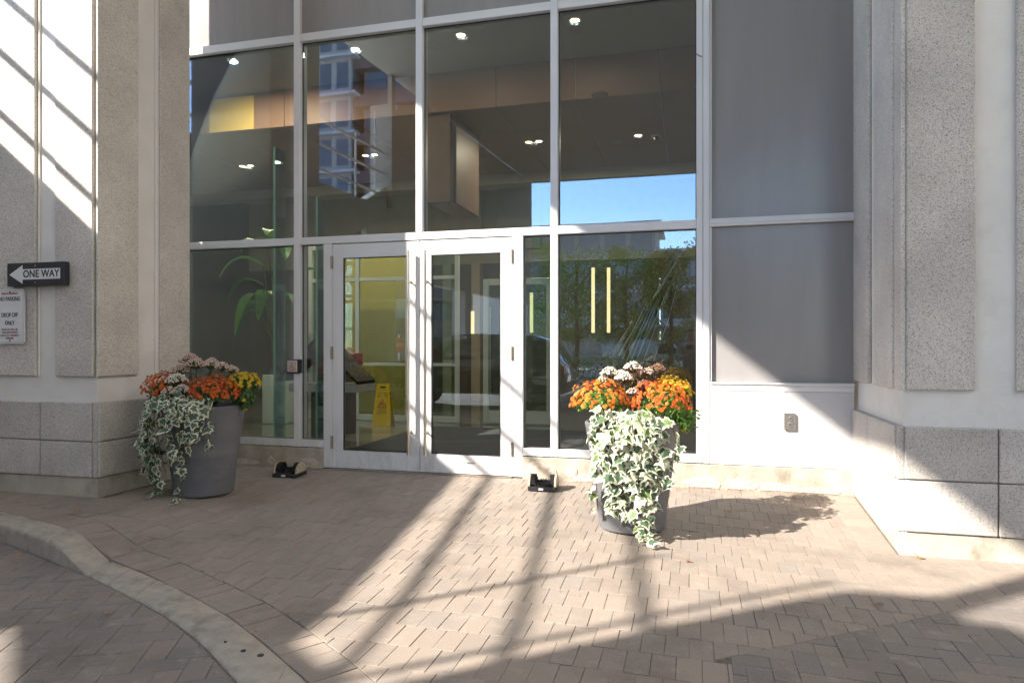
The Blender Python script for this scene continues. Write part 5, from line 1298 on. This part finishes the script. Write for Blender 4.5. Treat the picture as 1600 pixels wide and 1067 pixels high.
bv = [(0, 0, .94, .13, .11), (0, .01, 1.12, .13, .10), (0, 0, 1.30, .16, .11), (0, -.01, 1.42, .10, .09), (0, .0, 1.50, .055), (0, .02, 1.60, .085, .10), (0, .02, 1.69, .075, .085),
      (-.10, 0, .88, .09), (-.11, .02, .50, .062), (-.11, -.02, .10, .045), (-.12, .12, .045, .045, .03), (.10, 0, .88, .09), (.11, .02, .50, .062), (.11, -.02, .10, .045), (.12, .12, .045, .045, .03),
      (-.19, 0, 1.40, .06), (-.25, .06, 1.15, .047), (-.12, .38, 1.20, .034), (-.085, .46, 1.22, .03, .04), (.19, 0, 1.40, .06), (.25, .06, 1.15, .047), (.12, .38, 1.20, .034), (.085, .46, 1.22, .03, .04)]
be = [(0, 1), (1, 2), (2, 3), (3, 4), (4, 5), (5, 6), (0, 7), (7, 8), (8, 9), (9, 10), (0, 11), (11, 12), (12, 13), (13, 14), (3, 15), (15, 16), (16, 17), (17, 18), (3, 19), (19, 20), (20, 21), (21, 22)]
for s_, h in ((-1, 18), (1, 22)):
    for q in range(4):
        b = len(bv); z = 1.255 - q * .02
        bv += [(s_ * .075, .485, z, .0095), (s_ * .055, .52, z + .002, .009), (s_ * .028, .53, z, .008)]; be += [(h, b), (b, b + 1), (b + 1, b + 2)]
    b = len(bv); bv += [(s_ * .07, .45, 1.262, .011), (s_ * .045, .455, 1.28, .0095)]; be += [(h, b), (b, b + 1)]
body = skinned('body', bv, be, 0, M['skin'], pr)
jk = skinned('jacket', [(0, 0, .86, .17, .135), (0, .01, 1.1, .165, .13), (0, 0, 1.30, .185, .135), (0, -.01, 1.42, .12, .105), (0, -.01, 1.475, .07), (-.19, 0, 1.40, .082), (-.25, .06, 1.15, .066), (-.13, .35, 1.20, .05), (.19, 0, 1.40, .082), (.25, .06, 1.15, .066), (.13, .35, 1.20, .05)], [(0, 1), (1, 2), (2, 3), (3, 4), (3, 5), (5, 6), (6, 7), (3, 8), (8, 9), (9, 10)], 0, M['jacket'], pr)
tz = skinned('trousers', [(0, 0, .93, .15, .125), (-.10, 0, .86, .105), (-.11, .02, .50, .082), (-.11, -.01, .09, .068), (.10, 0, .86, .105), (.11, .02, .50, .082), (.11, -.01, .09, .068)], [(0, 1), (1, 2), (2, 3), (0, 4), (4, 5), (5, 6)], 0, M['trouser'], pr)
hr = skinned('hair', [(0, -.02, 1.64, .085, .085), (0, -.005, 1.72, .082, .085)], [(0, 1)], 0, M['hair'], pr)
fc = MB().tube([(0, .115, 1.625), (0, .14, 1.60)], [.010, .014], 6)
part(pr, 'nose', fc, M['skin'], local=True)
for s_ in (-1, 1): part(pr, 'eye', MB().lathe([(0, -.008), (.010, 0), (0, .008)], (s_ * .032, .112, 1.635), 8), M['black'], local=True)
part(pr, 'mouth', MB().tube([(-.024, .113, 1.565), (0, .119, 1.562), (.024, .113, 1.565)], .005, 5), M['sign_red'], local=True)
cz = 1.25 - gz(0.02, PY0)
cmx = thing('hand_camera', 'black camera held by the person facing the doors', 'camera', (0.0, -6.44, 1.25))
part(cmx, 'camera_body', MB().box(-.062, .062, -.055, -.005, -.045, .04), M['black'], local=True, bevel=.006); part(cmx, 'lens', MB().tube([(0, -.004, 0), (0, .06, 0)], .033, 16), M['black'], local=True)

# shrub on top of the deck pier (its twigs edge the shadow at the right of the paving)
WD = Vector((math.cos(WA), math.sin(WA), 0)); WN = Vector((-WD.y, WD.x, 0))
sp_ = Vector((-8, 0, 0)) + WD * 9.5 - WN * .25
filler((sp_.x, sp_.y, 7.30), .26, 130, 'leaf_mum', 'small shrub growing on top of the deck corner pier', 'deck_shrub', 'shrub', 91)
# gum spots on the flush kerb, crumbs of leaf and grit lying on the paving
for u, v, r_ in ((380, 1017, .011), (407, 1024, .014), (352, 1003, .006)):
    p = un(u, v, -.111); mb = MB(); mb.lathe([(0, .0022), (r_, .0016), (r_ * 1.1, -.004)], (p.x, p.y, kz(p.x) + .0075), 10)
    part(kerb, 'gum_spot', mb, M['rubber'])
r2 = random.Random(123); mb = MB()
for k in range(520):
    if k % 3 == 0:
        t_ = r2.uniform(2.5, 11); a = interp(KIN if r2.random() < .5 else KOUT, t_); x, y = a.x + r2.gauss(0, .02), a.y + (r2.uniform(.01, .08) if r2.random() < .5 else -r2.uniform(.24, .34))
    elif k % 3 == 1: x, y = r2.uniform(-4.6, 1.3), -.05 - abs(r2.gauss(0, .07))
    else: x, y = r2.uniform(-5, 2), r2.uniform(-4.2, -.1)
    if -5.95 < x < -4.72 and -1.78 < y < -.6: continue
    if y < kerb_y(x, KOUT): z = rz(x, y)
    elif y < kerb_y(x): continue
    else: z = gz(x, y)
    if x > 1.3: continue
    q = r2.uniform(.003, .009); c = Vector((x, y, z + .004))
    pts = [c + Vector((q * math.cos(a), q * .7 * math.sin(a), r2.uniform(0, q * .6))) for a in (0.3, 2.1, 3.4, 5.2)]
    mb.quad(pts); mb.quad([pts[0], pts[1], c + Vector((0, 0, -.003))])
lit = solo('leaf_litter', mb, M['leaf_fall'], 'scattered leaf crumbs and grit on the paving', 'litter', 'stuff', fixn=False)
